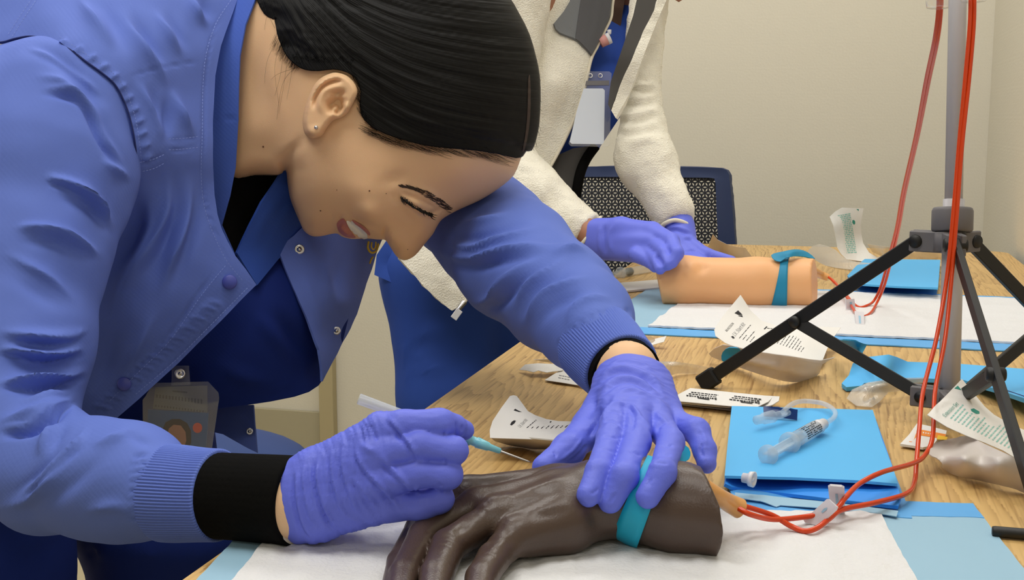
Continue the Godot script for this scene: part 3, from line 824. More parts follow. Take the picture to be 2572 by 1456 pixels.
	for i in 10: print_line(s3, Vector2(1322 + i * 12, 1074 + i * 0.8 - i * i * 0.12), Vector2(1322 + i * 12, 1074 + i * 0.8 - i * i * 0.12) + Vector2(14, -12) * [1.7, 0.4, 0.5, 0.5, 0.6, 0.6, 0.6, 0.6, 0.6, 0.6][i], Vector2(2.2, 0.6), d2)
	print_line(s3, Vector2(1380, 1060), Vector2(1383, 1057), Vector2(3, 1), d2, 0.0004, false)
	put("printing", s3, M.ink, o2, "", "stuff")
	var s4 := ST(); print_text(s4, "I.V. Start Kit", 1307, 1074, Vector2(19, -19), Vector2(-7, -5), d2); put("heading", s4, M.grey_ink, o2, "", "stuff")

func extension_sets():
	# ---- standing curled at the far edge
	var d := plate([[2084, 544, 2.235], [2115, 521, 2.255], [2169, 523, 2.285], [2162, 566, 2.285], [2168, 610, 2.29], [2214, 650, 2.275], [2180, 658, 2.245], [2126, 651, 2.23], [2100, 600, 2.235], [2093, 566, 2.23], [2135, 590, 2.275], [2150, 640, 2.262]])
	var o := based("extension_set_pouch", "white peel pouch with pale green print curled upright at the far edge of the table", "supply pouch", T(2160, 655))
	put("sheet", sheet(rounded([2084, 544, 2098, 531, 2115, 521, 2140, 522, 2169, 523, 2165, 545, 2162, 566, 2164, 590, 2168, 610, 2183, 634, 2203, 646, 2222, 640, 2216, 653, 2180, 658, 2150, 654, 2126, 651, 2112, 637, 2104, 623, 2100, 600, 2093, 566], 1), 6, d, 0.0004, [[4, 2, 2098, 533, 2110, 560, 2118, 620, 2124, 648]]), M.paper, o)
	var st := ST(); var s2 := ST()
	for i in 22: print_line(st, Vector2(2103 + i * 0.95, 541 + i * 4.4), Vector2(2136 + i * 0.75, 535 + i * 4.6), Vector2(0, 2.6), d, 0.0006)
	print_shape(s2, [2151, 525, 2157, 525, 2157, 530], d); print_shape(s2, [2141, 553, 2145, 552, 2148, 556, 2148, 562, 2145, 564, 2141, 560], d)
	put("fine_print", st, M.pale_green_ink, o, "", "stuff"); put("mark", s2, M.green_ink, o, "", "stuff")
	put("film", sheet(rounded([2030, 628, 2058, 612, 2100, 628, 2126, 651, 2180, 660, 2236, 660, 2200, 676, 2130, 676, 2070, 666, 2036, 650], 2), 8, lifted([[2030, 628, 4], [2058, 612, 22], [2126, 651, 16], [2236, 660, 12], [2130, 676, 2], [2050, 650, 2]]), 0.0006, [[5, 2, 2045, 640, 2100, 655, 2160, 668]]), M.film, o)
	var o1 := based("clear_wrapper", "crumpled clear wrapper glinting behind the pole at the far edge", "wrapper", T(2290, 640))
	put("film", sheet(rounded([2178, 612, 2200, 616, 2232, 620, 2262, 640, 2300, 632, 2364, 634, 2366, 652, 2300, 652, 2222, 647, 2190, 632], 1), 6, lifted([[2178, 612, 30], [2232, 620, 30], [2262, 640, 10], [2300, 632, 22], [2364, 634, 12], [2300, 652, 2], [2222, 647, 3]]), 0.0005, [[4, 4, 2200, 622, 2240, 640], [4, -4, 2230, 625, 2260, 645], [4, 4, 2290, 636, 2330, 650], [3, -4, 2310, 634, 2350, 648]]), M.film, o1)
	# ---- lying by the stand's front leg
	var e := plate([[2416, 951, 1.0], [2473, 1020, 0.975], [2520, 1054, 0.955], [2572, 1079, 0.945], [2640, 1112, 0.93], [2640, 1190, 0.885], [2572, 1158, 0.895], [2520, 1130, 0.9], [2427, 1093, 0.908], [2380, 1072, 0.915], [2329, 1041, 0.93], [2372, 995, 0.965], [2450, 1050, 0.938]])
	var o2 := based("extension_set_pouch", "white peel pouch with green lettering tilted on a clear tray beside the stand's front leg", "supply pouch", T(2450, 1180))
	put("sheet", sheet(rounded([2416, 951, 2445, 986, 2473, 1020, 2497, 1041, 2520, 1054, 2550, 1070, 2572, 1079, 2640, 1112, 2640, 1190, 2572, 1158, 2543, 1145, 2520, 1131, 2473, 1111, 2427, 1093, 2380, 1072, 2329, 1041, 2372, 997], 1), 7, e, 0.0004, [[5, 1.6, 2362, 1056, 2345, 1030, 2375, 1010, 2420, 1012], [5, 1.0, 2360, 1010, 2395, 996, 2440, 1010], [4, -0.8, 2385, 985, 2420, 990, 2440, 1000]]), M.paper, o2)
	var s3 := ST(); var s4 := ST()
	print_text(s3, "Extension Set", 2375, 1047, Vector2(34, -32), Vector2(-8, -7), e, 0.0018)
	print_shape(s3, [2397, 975, 2406, 968, 2415, 979], e); print_shape(s3, [2438, 1027, 2446, 1025, 2460, 1033, 2460, 1039, 2452, 1039, 2440, 1032], e)
	for i in 17: print_line(s4, Vector2(2386 + i * 9.6, 1050 + i * 4.9), Vector2(2386 + i * 9.6, 1050 + i * 4.9) + Vector2(27, -30) * [1.2, 1.0, 0.9, 0.95, 0.8, 0.9, 1.1, 0.8, 0.75, 0.85, 1.1, 1.2, 1.2, 1.2, 1.2, 1.1, 1.0][i], Vector2(3.4, 1.7), e)
	put("lettering", s3, M.green_ink, o2, "", "stuff"); put("fine_print", s4, M.pale_green_ink, o2, "", "stuff")
	put("tray", sheet(rounded([2334, 1139, 2346, 1114, 2380, 1103, 2402, 1099, 2428, 1094, 2473, 1114, 2543, 1146, 2572, 1158, 2640, 1190, 2640, 1262, 2566, 1235, 2543, 1226, 2462, 1207, 2403, 1195, 2380, 1184, 2365, 1173, 2366, 1163, 2352, 1150], 2), 7,
		lifted([[2334, 1139, 16], [2380, 1103, 14], [2473, 1114, 26], [2572, 1158, 26], [2640, 1190, 26], [2640, 1262, 1], [2566, 1235, 1], [2462, 1207, 1], [2380, 1184, 2], [2365, 1168, 8], [2420, 1148, 24], [2500, 1160, 26], [2410, 1125, 18], [2470, 1135, 22]]), 0.0008, [[5, 1.6, 2336, 1138, 2360, 1150, 2390, 1150, 2430, 1146, 2500, 1150, 2560, 1160], [12, -1.2, 2360, 1130, 2400, 1128, 2460, 1136], [10, 0.8, 2380, 1172, 2440, 1182, 2540, 1198]]), M.tray, o2)
	# alcohol pad packet
	var a := on(0.004)
	var o3 := based("swab_packet", "small white swab packet with orange and yellow print beside the red tubes", "packet", T(2315, 1095))
	put("packet", sheet(rounded([2303, 1063, 2333, 1069, 2378, 1081, 2374, 1097, 2354, 1104, 2342, 1118, 2318, 1123, 2288, 1118, 2261, 1114, 2284, 1090], 1), 6, a, 0.002, [[5, 0.8, 2300, 1075, 2285, 1112]]), M.paper, o3)
	var s5 := ST(); print_shape(s5, [2283, 1109, 2299, 1082, 2312, 1078, 2376, 1090, 2372, 1102, 2352, 1099, 2306, 1092, 2290, 1110], a, 0.0008); put("orange_print", s5, M.orange_ink, o3)
	var s6 := ST(); print_shape(s6, [2356, 1092, 2380, 1097, 2378, 1104, 2352, 1103], a, 0.0012); put("yellow_print", s6, M.yellow_ink, o3)
	var s7 := ST()
	for i in 4: print_shape(s7, [2318 + i * 6, 1084 + i, 2321 + i * 6, 1084.5 + i, 2321 + i * 6, 1088 + i, 2318 + i * 6, 1087.5 + i], a, 0.0012)
	put("lettering", s7, M.paper, o3, "", "stuff")

func scrap(called: String, label: String, cat: String, flat: Array, heights: Array, thick: float, m: Material, list := [], group := "", step := 6.0) -> Node3D:
	var d := lifted(heights); var o := based(called, label, cat, mid_of(flat, on(0.0)), group)
	put("film" if m == M.film or m == M.clear else "sheet", sheet(rounded(flat, 1), step, d, thick, list), m, o); return o

func scraps():
	# leaflets in a stack
	var dl := lifted([[1690, 997, 9], [1734, 974, 10], [1942, 995, 9], [1960, 997, 7], [1949, 1013, 7], [1903, 1021, 9], [1834, 1019, 9], [1706, 1007, 8]])
	var l1 := based("leaflet", "topmost printed white leaflet of the stack behind the folded blue pad", "leaflet", T(1820, 1000))
	put("sheet", sheet(rounded([1690, 997, 1734, 974, 1765, 977, 1850, 986, 1942, 995, 1930, 1008, 1903, 1021, 1834, 1019, 1706, 1007], 1), 8, dl, 0.0006, [[6, 1.0, 1700, 990, 1800, 996, 1920, 1008]]), M.paper, l1)
	var st := ST()
	for b in [[1724, 981], [1832, 991]]:
		for i in 3: print_line(st, Vector2(b[0] + 12 - i * 6, b[1] + 2 + i * 4.0), Vector2(b[0] + 80 - i * 4, b[1] + 10 + i * 4.0), Vector2(0, 2.4), dl, 0.0032)
		print_line(st, Vector2(b[0] + 28, b[1] + 16), Vector2(b[0] + 58, b[1] + 20), Vector2(0, 2), dl, 0.0032, false); print_line(st, Vector2(b[0] + 72, b[1] + 18), Vector2(b[0] + 76, b[1] + 18), Vector2(0, 4), dl, 0.0032, false)
	put("printing", st, M.ink, l1, "", "stuff")
	scrap("leaflet", "second leaflet of the stack, its right corner sticking out beyond the top one", "leaflet", [1692, 1001, 1760, 984, 1958, 995, 1956, 1006, 1940, 1016, 1905, 1025, 1836, 1023, 1700, 1010], [[1692, 1001, 5], [1958, 995, 10], [1905, 1025, 5], [1836, 1023, 5], [1700, 1010, 5]], 0.0008, M.paper)
	scrap("leaflet", "lowest leaflet of the stack, lying on the bare table", "leaflet", [1698, 1006, 1760, 990, 1950, 1004, 1934, 1020, 1905, 1030, 1836, 1028, 1706, 1014], [[1698, 1006, 2], [1950, 1004, 2], [1905, 1030, 2], [1836, 1028, 2], [1706, 1014, 2]], 0.0012, M.paper_back)
	# torn white wrappers by the sleeve
	scrap("torn_wrapper", "torn white paper wrapper with a ragged edge lying left of the gloved wrist", "wrapper", [1304, 928, 1319, 915, 1350, 912, 1394, 914, 1420, 918, 1412, 930, 1390, 932, 1373, 935, 1352, 930, 1340, 934, 1322, 930], [[1304, 928, 3], [1319, 915, 8], [1394, 914, 9], [1420, 918, 8], [1373, 935, 6], [1340, 934, 6]], 0.0005, M.paper, [[4, 1.5, 1320, 922, 1360, 920, 1400, 924]])
	scrap("torn_wrapper", "thin curled strip of white wrapper lying behind the ragged one", "wrapper", [1340, 903, 1370, 902, 1401, 902, 1425, 915, 1400, 913, 1365, 908], [[1340, 903, 4], [1401, 902, 14], [1425, 915, 12], [1365, 908, 4]], 0.0005, M.paper)
	var w3 := scrap("torn_wrapper", "triangular torn white wrapper with small grey print under the blue cuff", "wrapper", [1368, 954, 1390, 940, 1410, 928, 1440, 930, 1470, 966, 1459, 968, 1410, 960], [[1368, 954, 2], [1410, 928, 5], [1470, 966, 5], [1459, 968, 3], [1410, 960, 3]], 0.0005, M.paper)
	var dw := lifted([[1368, 954, 2], [1410, 928, 5], [1470, 966, 5], [1459, 968, 3], [1410, 960, 3]]); var sw := ST()
	print_line(sw, Vector2(1404, 941), Vector2(1440, 948), Vector2(0, 2), dw); print_line(sw, Vector2(1402, 947), Vector2(1432, 953), Vector2(0, 2), dw); put("printing", sw, M.grey_ink, w3, "", "stuff")
	var w4 := scrap("torn_wrapper", "opened white wrapper with a clear top, at the near edge of the far pad", "wrapper", [1612, 858, 1640, 852, 1674, 843, 1670, 852, 1667, 858, 1645, 864, 1628, 870, 1616, 866], [[1612, 858, 5], [1674, 843, 14], [1667, 858, 9], [1628, 870, 3]], 0.0005, M.paper)
	put("film", sheet(rounded([1600, 850, 1625, 844, 1645, 850, 1640, 860, 1616, 864], 2), 6, lifted([[1600, 850, 8], [1625, 844, 20], [1645, 850, 16], [1640, 860, 9], [1616, 864, 6]]), 0.0005), M.film, w4)
	scrap("clear_wrapper", "long clear plastic wrapper on the table right of the gloved wrist", "wrapper", [1636, 914, 1660, 907, 1700, 908, 1740, 914, 1800, 926, 1806, 936, 1760, 938, 1700, 938, 1676, 946, 1652, 944], [[1636, 914, 10], [1660, 907, 14], [1740, 914, 12], [1800, 926, 4], [1700, 938, 2], [1652, 944, 3], [1690, 924, 12]], 0.0005, M.film, [[4, 2, 1650, 916, 1700, 918, 1780, 928], [3, -2, 1655, 926, 1700, 926, 1760, 930]])
	scrap("clear_wrapper", "crumpled clear wrapper with glints on the table before the blue drape", "wrapper", [2126, 1000, 2140, 978, 2180, 960, 2240, 950, 2330, 948, 2300, 978, 2232, 984, 2210, 1008, 2190, 1022, 2150, 1018], [[2126, 1000, 3], [2180, 960, 16], [2240, 950, 22], [2330, 948, 16], [2300, 978, 4], [2232, 984, 8], [2190, 1022, 2], [2150, 1018, 2]], 0.0005, M.film, [[4, 4, 2150, 985, 2200, 975, 2240, 960], [4, -4, 2165, 1005, 2205, 990], [3, 4, 2180, 1012, 2196, 1000], [4, 3, 2250, 970, 2310, 958]])
	scrap("clear_wrapper", "upright grey translucent plastic flap behind the peach arm, before the mesh chair", "wrapper", [1790, 588, 1802, 602, 1826, 614, 1851, 620, 1872, 622, 1890, 646, 1843, 652, 1800, 646, 1768, 626, 1780, 616], [[1790, 588, 60], [1826, 614, 40], [1872, 622, 24], [1890, 646, 3], [1843, 652, 3], [1768, 626, 12], [1800, 646, 6]], 0.0006, M.tray)
	var sy := based("empty_syringe", "clear empty syringe on the table behind the peach arm", "syringe", T(1580, 690))
	var b1 := ST(); var p := T(1520, 692, 0.008); var q := T(1640, 672, 0.008)
	lathe(b1, p.lerp(q, 0.3), q, [[0, 0.004], [0.0, 0.0105], [0.03, 0.0105], [0.04, 0.007], [0.9, 0.007], [0.94, 0.003], [1, 0.003]], 20); put("barrel", b1, M.frost, sy)
	var b2 := ST(); lathe(b2, p, p.lerp(q, 0.5), [[0, 0], [0, 0.0075], [0.04, 0.0075], [0.05, 0.0045], [1, 0.0045], [1, 0]], 16); put("plunger", b2, M.frost, sy)
	var b3 := ST(); lathe(b3, p.lerp(q, 0.47), p.lerp(q, 0.52), [[0, 0], [0, 0.0068], [1, 0.0068], [1, 0]], 16); put("seal", b3, M.rubber, sy)
	var stp := based("gauze_strip", "folded white gauze strip lying behind the left end of the peach arm", "gauze", T(1600, 716))
	put("strip", sheet(rounded([1500, 714, 1541, 711, 1647, 702, 1700, 700, 1700, 716, 1650, 722, 1539, 733, 1500, 735], 1), 8, on(0.004), 0.003, [[3, -0.8, 1500, 722, 1560, 718, 1690, 708], [3, 0.8, 1500, 727, 1560, 723, 1690, 714]]), M.paper, stp)

func flush_syringe():
	var h := 0.018
	var a := T(1928, 1143, h); var b := T(2068, 1064, h)
	var o := based("flush_syringe", "clear flush syringe with a printed label and white tip, lying on the folded blue pad", "syringe", T(2000, 1105, 0.011))
	var L := a.distance_to(b); var dir := (b - a) / L
	var st := ST(); lathe(st, a + dir * L * 0.36, a + dir * L * 0.86, [[0, 0.0044], [0, 0.0085], [0.05, 0.0085], [0.06, 0.0062], [0.97, 0.0062], [1.0, 0.003]], 28); put("barrel", st, M.frost, o)
	st = ST(); lathe(st, a + dir * L * 0.52, a + dir * L * 0.85, [[0, 0.00635], [1, 0.00635]], 28); put("label_film", st, M.clear, o)
	st = ST(); bar(st, a + dir * 0.001, a + dir * L * 0.6, 0.0088, 0.0014, Vector3.UP); bar(st, a + dir * 0.001, a + dir * L * 0.6, 0.0014, 0.0088, Vector3.UP); lathe(st, a, a + dir * 0.002, [[0, 0], [0, 0.0078], [1, 0.0078], [1, 0]], 24)
	put("plunger", st, M.frost, o)
	st = ST(); lathe(st, a + dir * L * 0.84, b, [[0, 0], [0, 0.0056], [0.45, 0.0058], [0.5, 0.005], [1, 0.0046], [1, 0]], 20); put("tip_cap", st, M.white_plastic, o)
	var ink := ST(); var up := (cam.origin - a).normalized(); var side := dir.cross(up).normalized(); up = side.cross(dir)
	for i in 7:
		for k in 9:
			var ang := deg_to_rad(-50 + i * 15.0); var t := 0.56 + k * 0.031
			if rng.randf() < 0.25 and k > 0: continue
			var r := 0.0066; var n := (up * cos(ang) + side * sin(ang)); var w := (side * cos(ang) - up * sin(ang)) * 0.00045
			var p := a + dir * L * t + n * r; var q := p + dir * L * (0.028 if k == 0 else 0.02)
			quad(ink, p - w, p + w, q + w, q - w)
	put("label_print", ink, M.ink, o, "", "stuff")
	# tube to the blue clamp
	var ext := based("extension_tube", "clear curled extension tube with a blue slide clamp and frosted end cap", "tube", T(1960, 1040, 0.011))
	st = ST(); hose(st, spline([T(2078, 1060, h), T(2093, 1050, h), T(2098, 1036, h), T(2086, 1022, h), T(2060, 1011, h), T(2018, 1007, h), T(1990, 1014, h + 0.004), T(1966, 1034, h + 0.004)], 8), 0.0021); put("tube", st, M.frost, ext)
	st = ST(); var c0 := T(1899, 1055, h); var c1 := T(1982, 1036, h); lathe(st, c0, c1, [[0, 0], [0, 0.0038], [0.22, 0.004], [0.24, 0.005], [0.5, 0.0053], [0.52, 0.0032], [0.75, 0.0034], [1, 0.0022], [1, 0]], 20); put("end_cap", st, M.frost, ext)
	put("slide_clamp", sheet(rounded([1917, 1019, 1960, 1023, 2003, 1028, 2002, 1055, 1962, 1048, 1918, 1043], 1), 6, lifted([[1917, 1019, 20], [2003, 1028, 20], [2002, 1055, 11], [1918, 1043, 13]]), 0.002, [[3, -1, 1925, 1024, 1960, 1028, 1996, 1033]]), M.navy_plastic, ext)
	var sl := ST(); print_shape(sl, [1962, 1038, 1974, 1033, 1980, 1037, 1976, 1043, 1964, 1045], lifted([[1917, 1019, 20], [2003, 1028, 20], [2002, 1055, 11], [1918, 1043, 13]]), 0.0012); put("slot", sl, M.white_plastic, ext)
	var cap := based("cap", "small white plastic cap lying on the near edge of the folded blue pad", "cap", T(1884, 1205, 0.012))
	st = ST(); var k0 := T(1866, 1199, 0.018); var k1 := T(1894, 1204, 0.018)
	lathe(st, k0, k1, [[0, 0], [0, 0.0034], [0.55, 0.0036], [0.6, 0.0052], [1.0, 0.0056], [1.0, 0.004], [0.85, 0.0036], [0.85, 0.0014], [1.0, 0.0012], [1.0, 0]], 22); put("shell", st, M.white_plastic, cap)

# ---------------------------------------------------------------- the tripod stand
func build_stand():
	var d0 := 1.05
	var base := P(2378, 1010, d0); var top := P(2405, -60, d0)
	var o := based("drip_stand", "grey tabletop tripod stand with black legs and braces holding the red tubes", "stand", Vector3(base.x, TABLE, base.z))
	var ax := (top - base).normalized()
	var st := ST(); lathe(st, P(2384, 990, d0), P(2396, 500, d0), [[0, 0], [0, 0.0092], [1, 0.0092], [1, 0]], 8); put("lower_pole", st, M.pole, o)
	st = ST(); lathe(st, P(2395, 525, d0), top + ax * 0.12, [[0, 0], [0, 0.0078], [1, 0.0078], [1, 0]], 8); put("upper_pole", st, M.pole, o)
	var c := P(2392, 551, d0)
	st = ST(); lathe(st, c - ax * 0.0105, c + ax * 0.0105, [[0, 0], [0, 0.0165], [0.08, 0.0175], [0.85, 0.0175], [0.97, 0.0165], [1.0, 0.0155], [1, 0]], 28)
	put("collar", st, M.grey_plastic, o)
	st = ST(); lathe(st, c - ax * 0.0135, c - ax * 0.0105, [[0, 0.012], [1, 0.012]], 20); put("collar_neck", st, M.dark, o)
	var hub := P(2382, 608, d0); var low := P(2375, 1000, d0)
	var legs := []
	var foot_l := T(1772, 958, 0.006)
	var dirs := [(foot_l - hub) * Vector3(1, 0, 1), Vector3.ZERO, Vector3.ZERO]
	dirs[1] = dirs[0].rotated(Vector3.UP, -TAU / 3); dirs[2] = T(2610, 1300, 0.006) * Vector3(1, 0, 1) - hub * Vector3(1, 0, 1)
	var hb := ST(); var lb := ST()
	for i in 3:
		var f: Vector3 = dirs[i].normalized(); var side := f.cross(Vector3.UP).normalized()
		var bas := Basis(f, Vector3.UP, side.cross(Vector3.ZERO) + f.cross(Vector3.UP))
		box(hb, hub + f * 0.016 + side * 0.0055, Vector3(0.032, 0.0185, 0.005), bas, 0.001); box(hb, hub + f * 0.016 - side * 0.0055, Vector3(0.032, 0.0185, 0.005), bas, 0.001)
		box(lb, low + f * 0.013 + side * 0.0052, Vector3(0.032, 0.018, 0.005), bas, 0.001); box(lb, low + f * 0.013 - side * 0.0052, Vector3(0.032, 0.018, 0.005), bas, 0.001)
		var piv := hub + f * 0.0265; var foot: Vector3 = Vector3(hub.x, TABLE + 0.008, hub.z) + dirs[i] * Vector3(1, 0, 1)
		if i == 0: foot = foot_l
		var ld: Vector3 = (foot - piv).normalized()
		var lg := ST(); bar(lg, piv, foot, 0.0125, 0.0055, f.cross(ld)); put("leg", lg, M.black_metal, o)
		var ft := ST(); bar(ft, foot - ld * 0.014, foot + ld * 0.006, 0.0185, 0.011, f.cross(ld)); put("rubber_foot", ft, M.rubber, o)
		var j := piv.lerp(foot, 0.545); var b0 := low + f * 0.02
		var br := ST(); bar(br, b0, j, 0.0115, 0.005, f.cross(j - b0)); put("brace", br, M.black_metal, o)
		var s := ST(); lathe(s, piv - side * 0.0095, piv + side * 0.0095, [[0, 0], [0, 0.0055], [0.06, 0.006], [0.94, 0.006], [1, 0.0055], [1, 0]], 16); put("rivet", s, M.black_metal, o)
		s = ST(); lathe(s, b0 - side * 0.009, b0 + side * 0.009, [[0, 0], [0, 0.005], [1, 0.005], [1, 0]], 16); put("rivet", s, M.black_metal, o)
		s = ST(); lathe(s, j - side * 0.007, j + side * 0.007, [[0, 0], [0, 0.0045], [0.1, 0.0056], [0.9, 0.0056], [1, 0.0045], [1, 0]], 16); put("rivet", s, M.black_metal, o)
	lathe(hb, hub - ax * 0.0085, hub + ax * 0.0085, [[0, 0], [0, 0.0135], [1, 0.0135], [1, 0]], 20); put("hub", hb, M.grey_plastic, o)
	lathe(lb, low - ax * 0.008, low + ax * 0.008, [[0, 0], [0, 0.0125], [1, 0.0125], [1, 0]], 20); put("lower_bracket", lb, M.grey_plastic, o)
	var rod := based("metal_rod", "black metal rod lying on the table at the right, beside the near pad", "rod", T(2600, 1340))
	st = ST(); var r0 := T(2492, 1334, 0.004); var r1 := r0 + (UX * 0.16); lathe(st, r0, r1, [[0, 0], [0, 0.0032], [0.01, 0.0036], [0.99, 0.0036], [1, 0.0032], [1, 0]], 16); put("rod", st, M.black_metal, rod)

# ---------------------------------------------------------------- tubes of red fluid
func px_path(list: Array, n := 8) -> PackedVector3Array:        # [x, y, depth]; a negative third value is a height above the table in millimetres
	var p := []
	for q in list: p.append(P(q[0], q[1], q[2]) if q[2] > 0 else T(q[0], q[1], -q[2] / 1000.0))
	return spline(p, n)

func build_tubing():
	var r := 0.0018
	var o := based("red_tube", "red fluid tube before the pole whose lower strand runs to the brown hand", "tube", T(2200, 1262))
	var st := ST(); hose(st, px_path([[2438, -40, 1.02], [2436, 60, 1.02], [2424, 200, 1.02], [2409, 360, 1.02], [2394, 540, 1.015], [2378, 700, 1.01], [2352, 850, 0.99], [2319, 980, 0.965], [2309, 1078, 0.93], [2302, 1160, 0.895], [2297, 1209, 0.872], [2277, 1239, -9], [2198, 1262, -12], [2116, 1279, -12], [2083, 1302, -9], [2051, 1326, -6], [2020, 1333, -5], [1985, 1320, -7], [1936, 1292, -14], [1854, 1266, -24], [1830, 1258, -26]]), r); put("tube", st, M.red_tube, o)
	var o2 := based("red_tube", "red fluid tube before the pole that swings out above its twin near the pad", "tube", T(2160, 1215))
	st = ST(); hose(st, px_path([[2447, -40, 1.02], [2446, 60, 1.02], [2434, 200, 1.02], [2417, 360, 1.018], [2403, 540, 1.014], [2390, 700, 1.008], [2374, 850, 0.99], [2349, 980, 0.965], [2343, 1094, 0.925], [2324, 1141, 0.905], [2293, 1163, 0.875], [2214, 1186, -24], [2158, 1215, -21], [2122, 1251, -18], [2103, 1274, -14], [2067, 1288, -11], [2018, 1298, -9], [1943, 1304, -12], [1887, 1292, -20], [1854, 1276, -23], [1830, 1262, -25]]), r); put("tube", st, M.red_tube, o2)
	var o3 := based("red_tube", "upper of the two thin red tubes hanging left of the pole", "tube", T(2160, 780))
	st = ST(); hose(st, px_path([[2356, -40, 1.06], [2357, 20, 1.08], [2347, 100, 1.12], [2326, 200, 1.2], [2300, 340, 1.32], [2268, 480, 1.46], [2252, 570, 1.55], [2234, 640, 1.62], [2214, 715, 1.68], [2195, 755, 1.7], [2175, 768, -6], [2158, 771, -5], [2142, 760, -8], [2122, 736, -14], [2100, 714, -22], [2078, 694, -30], [2040, 682, -36]]), 0.0019); put("tube", st, M.red_tube, o3)
	var o4 := based("red_tube", "lower of the two thin red tubes hanging left of the pole, bent at its clamp", "tube", T(2170, 795))
	st = ST(); hose(st, px_path([[2363, -40, 1.06], [2364, 20, 1.08], [2355, 100, 1.12], [2334, 200, 1.2], [2306, 340, 1.32], [2274, 480, 1.46], [2258, 570, 1.55], [2242, 640, 1.62], [2222, 715, 1.67], [2205, 755, 1.69], [2190, 782, -5], [2172, 794, -4], [2156, 792, -5], [2142, 774, -8], [2128, 748, -12], [2108, 722, -20], [2084, 698, -28], [2040, 684, -34]]), 0.0019); put("tube", st, M.red_tube, o4)
	# the clear connectors that hold the tubes at the top
	for c in [[2358, 2, 1.06, "left"], [2446, -14, 1.02, "right"]]:
		var k := based("tube_connector", "clear plastic connector at the top %s of the pole" % c[3], "connector", P(c[0], c[1], c[2]))
		st = ST(); var a := P(c[0], c[1] + 16, c[2]); var b := P(c[0] + 1, c[1] - 60, c[2]); lathe(st, a, b, [[0, 0.0035], [0, 0.0105], [0.5, 0.0125], [0.6, 0.0125], [1, 0.008]], 18); put("socket", st, M.clear, k)
	# amber connector at the brown hand, amber end at the peach arm
	var am := based("amber_connector", "amber rubber connector joining the red tubes to the brown hand", "connector", T(1820, 1270))
	st = ST(); hose(st, px_path([[1770, 1220, -42], [1800, 1243, -35], [1830, 1262, -26], [1857, 1276, -21]]), 0.0046, 0.0066, 18); put("sleeve", st, M.amber, am)
	var am2 := based("amber_connector", "small amber connector joining the red tubes to the peach arm", "connector", T(2055, 690))
	st = ST(); hose(st, px_path([[2020, 672, -48], [2046, 683, -38], [2062, 690, -32], [2080, 697, -28]]), 0.008, 0.0055, 14); put("sleeve", st, M.amber, am2)
	# slide clamps
	slide_clamp("white slide clamp standing upright on the red tubes by the folded pad", [2080, 1224, 2086, 1220, 2114, 1222, 2121, 1226, 2121, 1298, 2110, 1300, 2104, 1292, 2084, 1262], [[2080, 1224, 26], [2121, 1226, 26], [2121, 1298, 2], [2084, 1262, 12]], [2098, 1240, 2104, 1240, 2106, 1262, 2100, 1266])
	slide_clamp("white slide clamp lying tilted across the red tubes on the near pad", [2076, 1253, 2080, 1252, 2101, 1272, 2098, 1280, 2056, 1320, 2022, 1312, 2018, 1306], [[2078, 1252, 22], [2101, 1272, 20], [2056, 1320, 4], [2018, 1306, 6]], [2062, 1285, 2070, 1276, 2078, 1274, 2076, 1280, 2066, 1288])
	slide_clamp("clear slide clamp lying on the far pad at the bend of the thin red tubes", [2146, 780, 2170, 784, 2171, 830, 2152, 828], [[2146, 780, 10], [2170, 784, 10], [2171, 830, 2], [2152, 828, 2]], [2156, 792, 2162, 793, 2163, 812, 2158, 812])
	slide_clamp("clear slide clamp upright on the thin red tubes near the peach arm", [2124, 752, 2146, 750, 2149, 773, 2127, 776], [[2124, 752, 18], [2146, 750, 18], [2149, 773, 5], [2127, 776, 5]], [2134, 758, 2140, 758, 2141, 768, 2136, 768])

func slide_clamp(label: String, flat: Array, heights: Array, slot: Array):
	var o := based("slide_clamp", label, "clamp", mid_of(flat, on(0.0))); var d := lifted(heights)
	put("plate", sheet(rounded(flat, 1), 5, d, 0.0016), M.clamp, o)
	var st := ST(); print_shape(st, slot, d, 0.0004); put("slot", st, M.pad_pale, o)

# ---------------------------------------------------------------- practice limbs
func chain(list: Array) -> Array:                 # joints [x, y, depth, radius in mm] -> bones
	var o := []
	for i in list.size() - 1:
		var a = list[i]; var b = list[i + 1]
		o.append([P(a[0], a[1], a[2]), P(b[0], b[1], b[2]), a[3] / 1000.0, b[3] / 1000.0])
	return o

func band(c: Vector3, axis: Vector3, r: float, w0: float, w1: float, at: float, cone: float, thick := 0.0008) -> ArrayMesh:   # strap round a limb: w0 wide, w1 at the angle "at"
	axis = axis.normalized(); var up := (Vector3.UP - axis * axis.y).normalized(); var s := axis.cross(up); var st := ST(); var n := 64
	st.set_smooth_group(1)
	var q := func(i: int, k: float, t: float) -> Vector3:
		var a := TAU * i / n; var w := lerpf(w0, w1, pow(0.5 + 0.5 * cos(a - at), 2.0)) * 0.5
		return c + axis * w * k + (up * cos(a) + s * sin(a)) * (r + cone * w * k + t)
	for i in n:
		for k in [[-1.0, -0.5], [-0.5, 0.0], [0.0, 0.5], [0.5, 1.0]]:
			quad(st, q.call(i, k[0], thick), q.call(i, k[1], thick), q.call(i + 1, k[1], thick), q.call(i + 1, k[0], thick))
		quad(st, q.call(i, 1.0, thick), q.call(i, 1.0, -0.001), q.call(i + 1, 1.0, -0.001), q.call(i + 1, 1.0, thick))
		quad(st, q.call(i, -1.0, -0.001), q.call(i, -1.0, thick), q.call(i + 1, -1.0, thick), q.call(i + 1, -1.0, -0.001))
	st.generate_normals(); return st.commit()

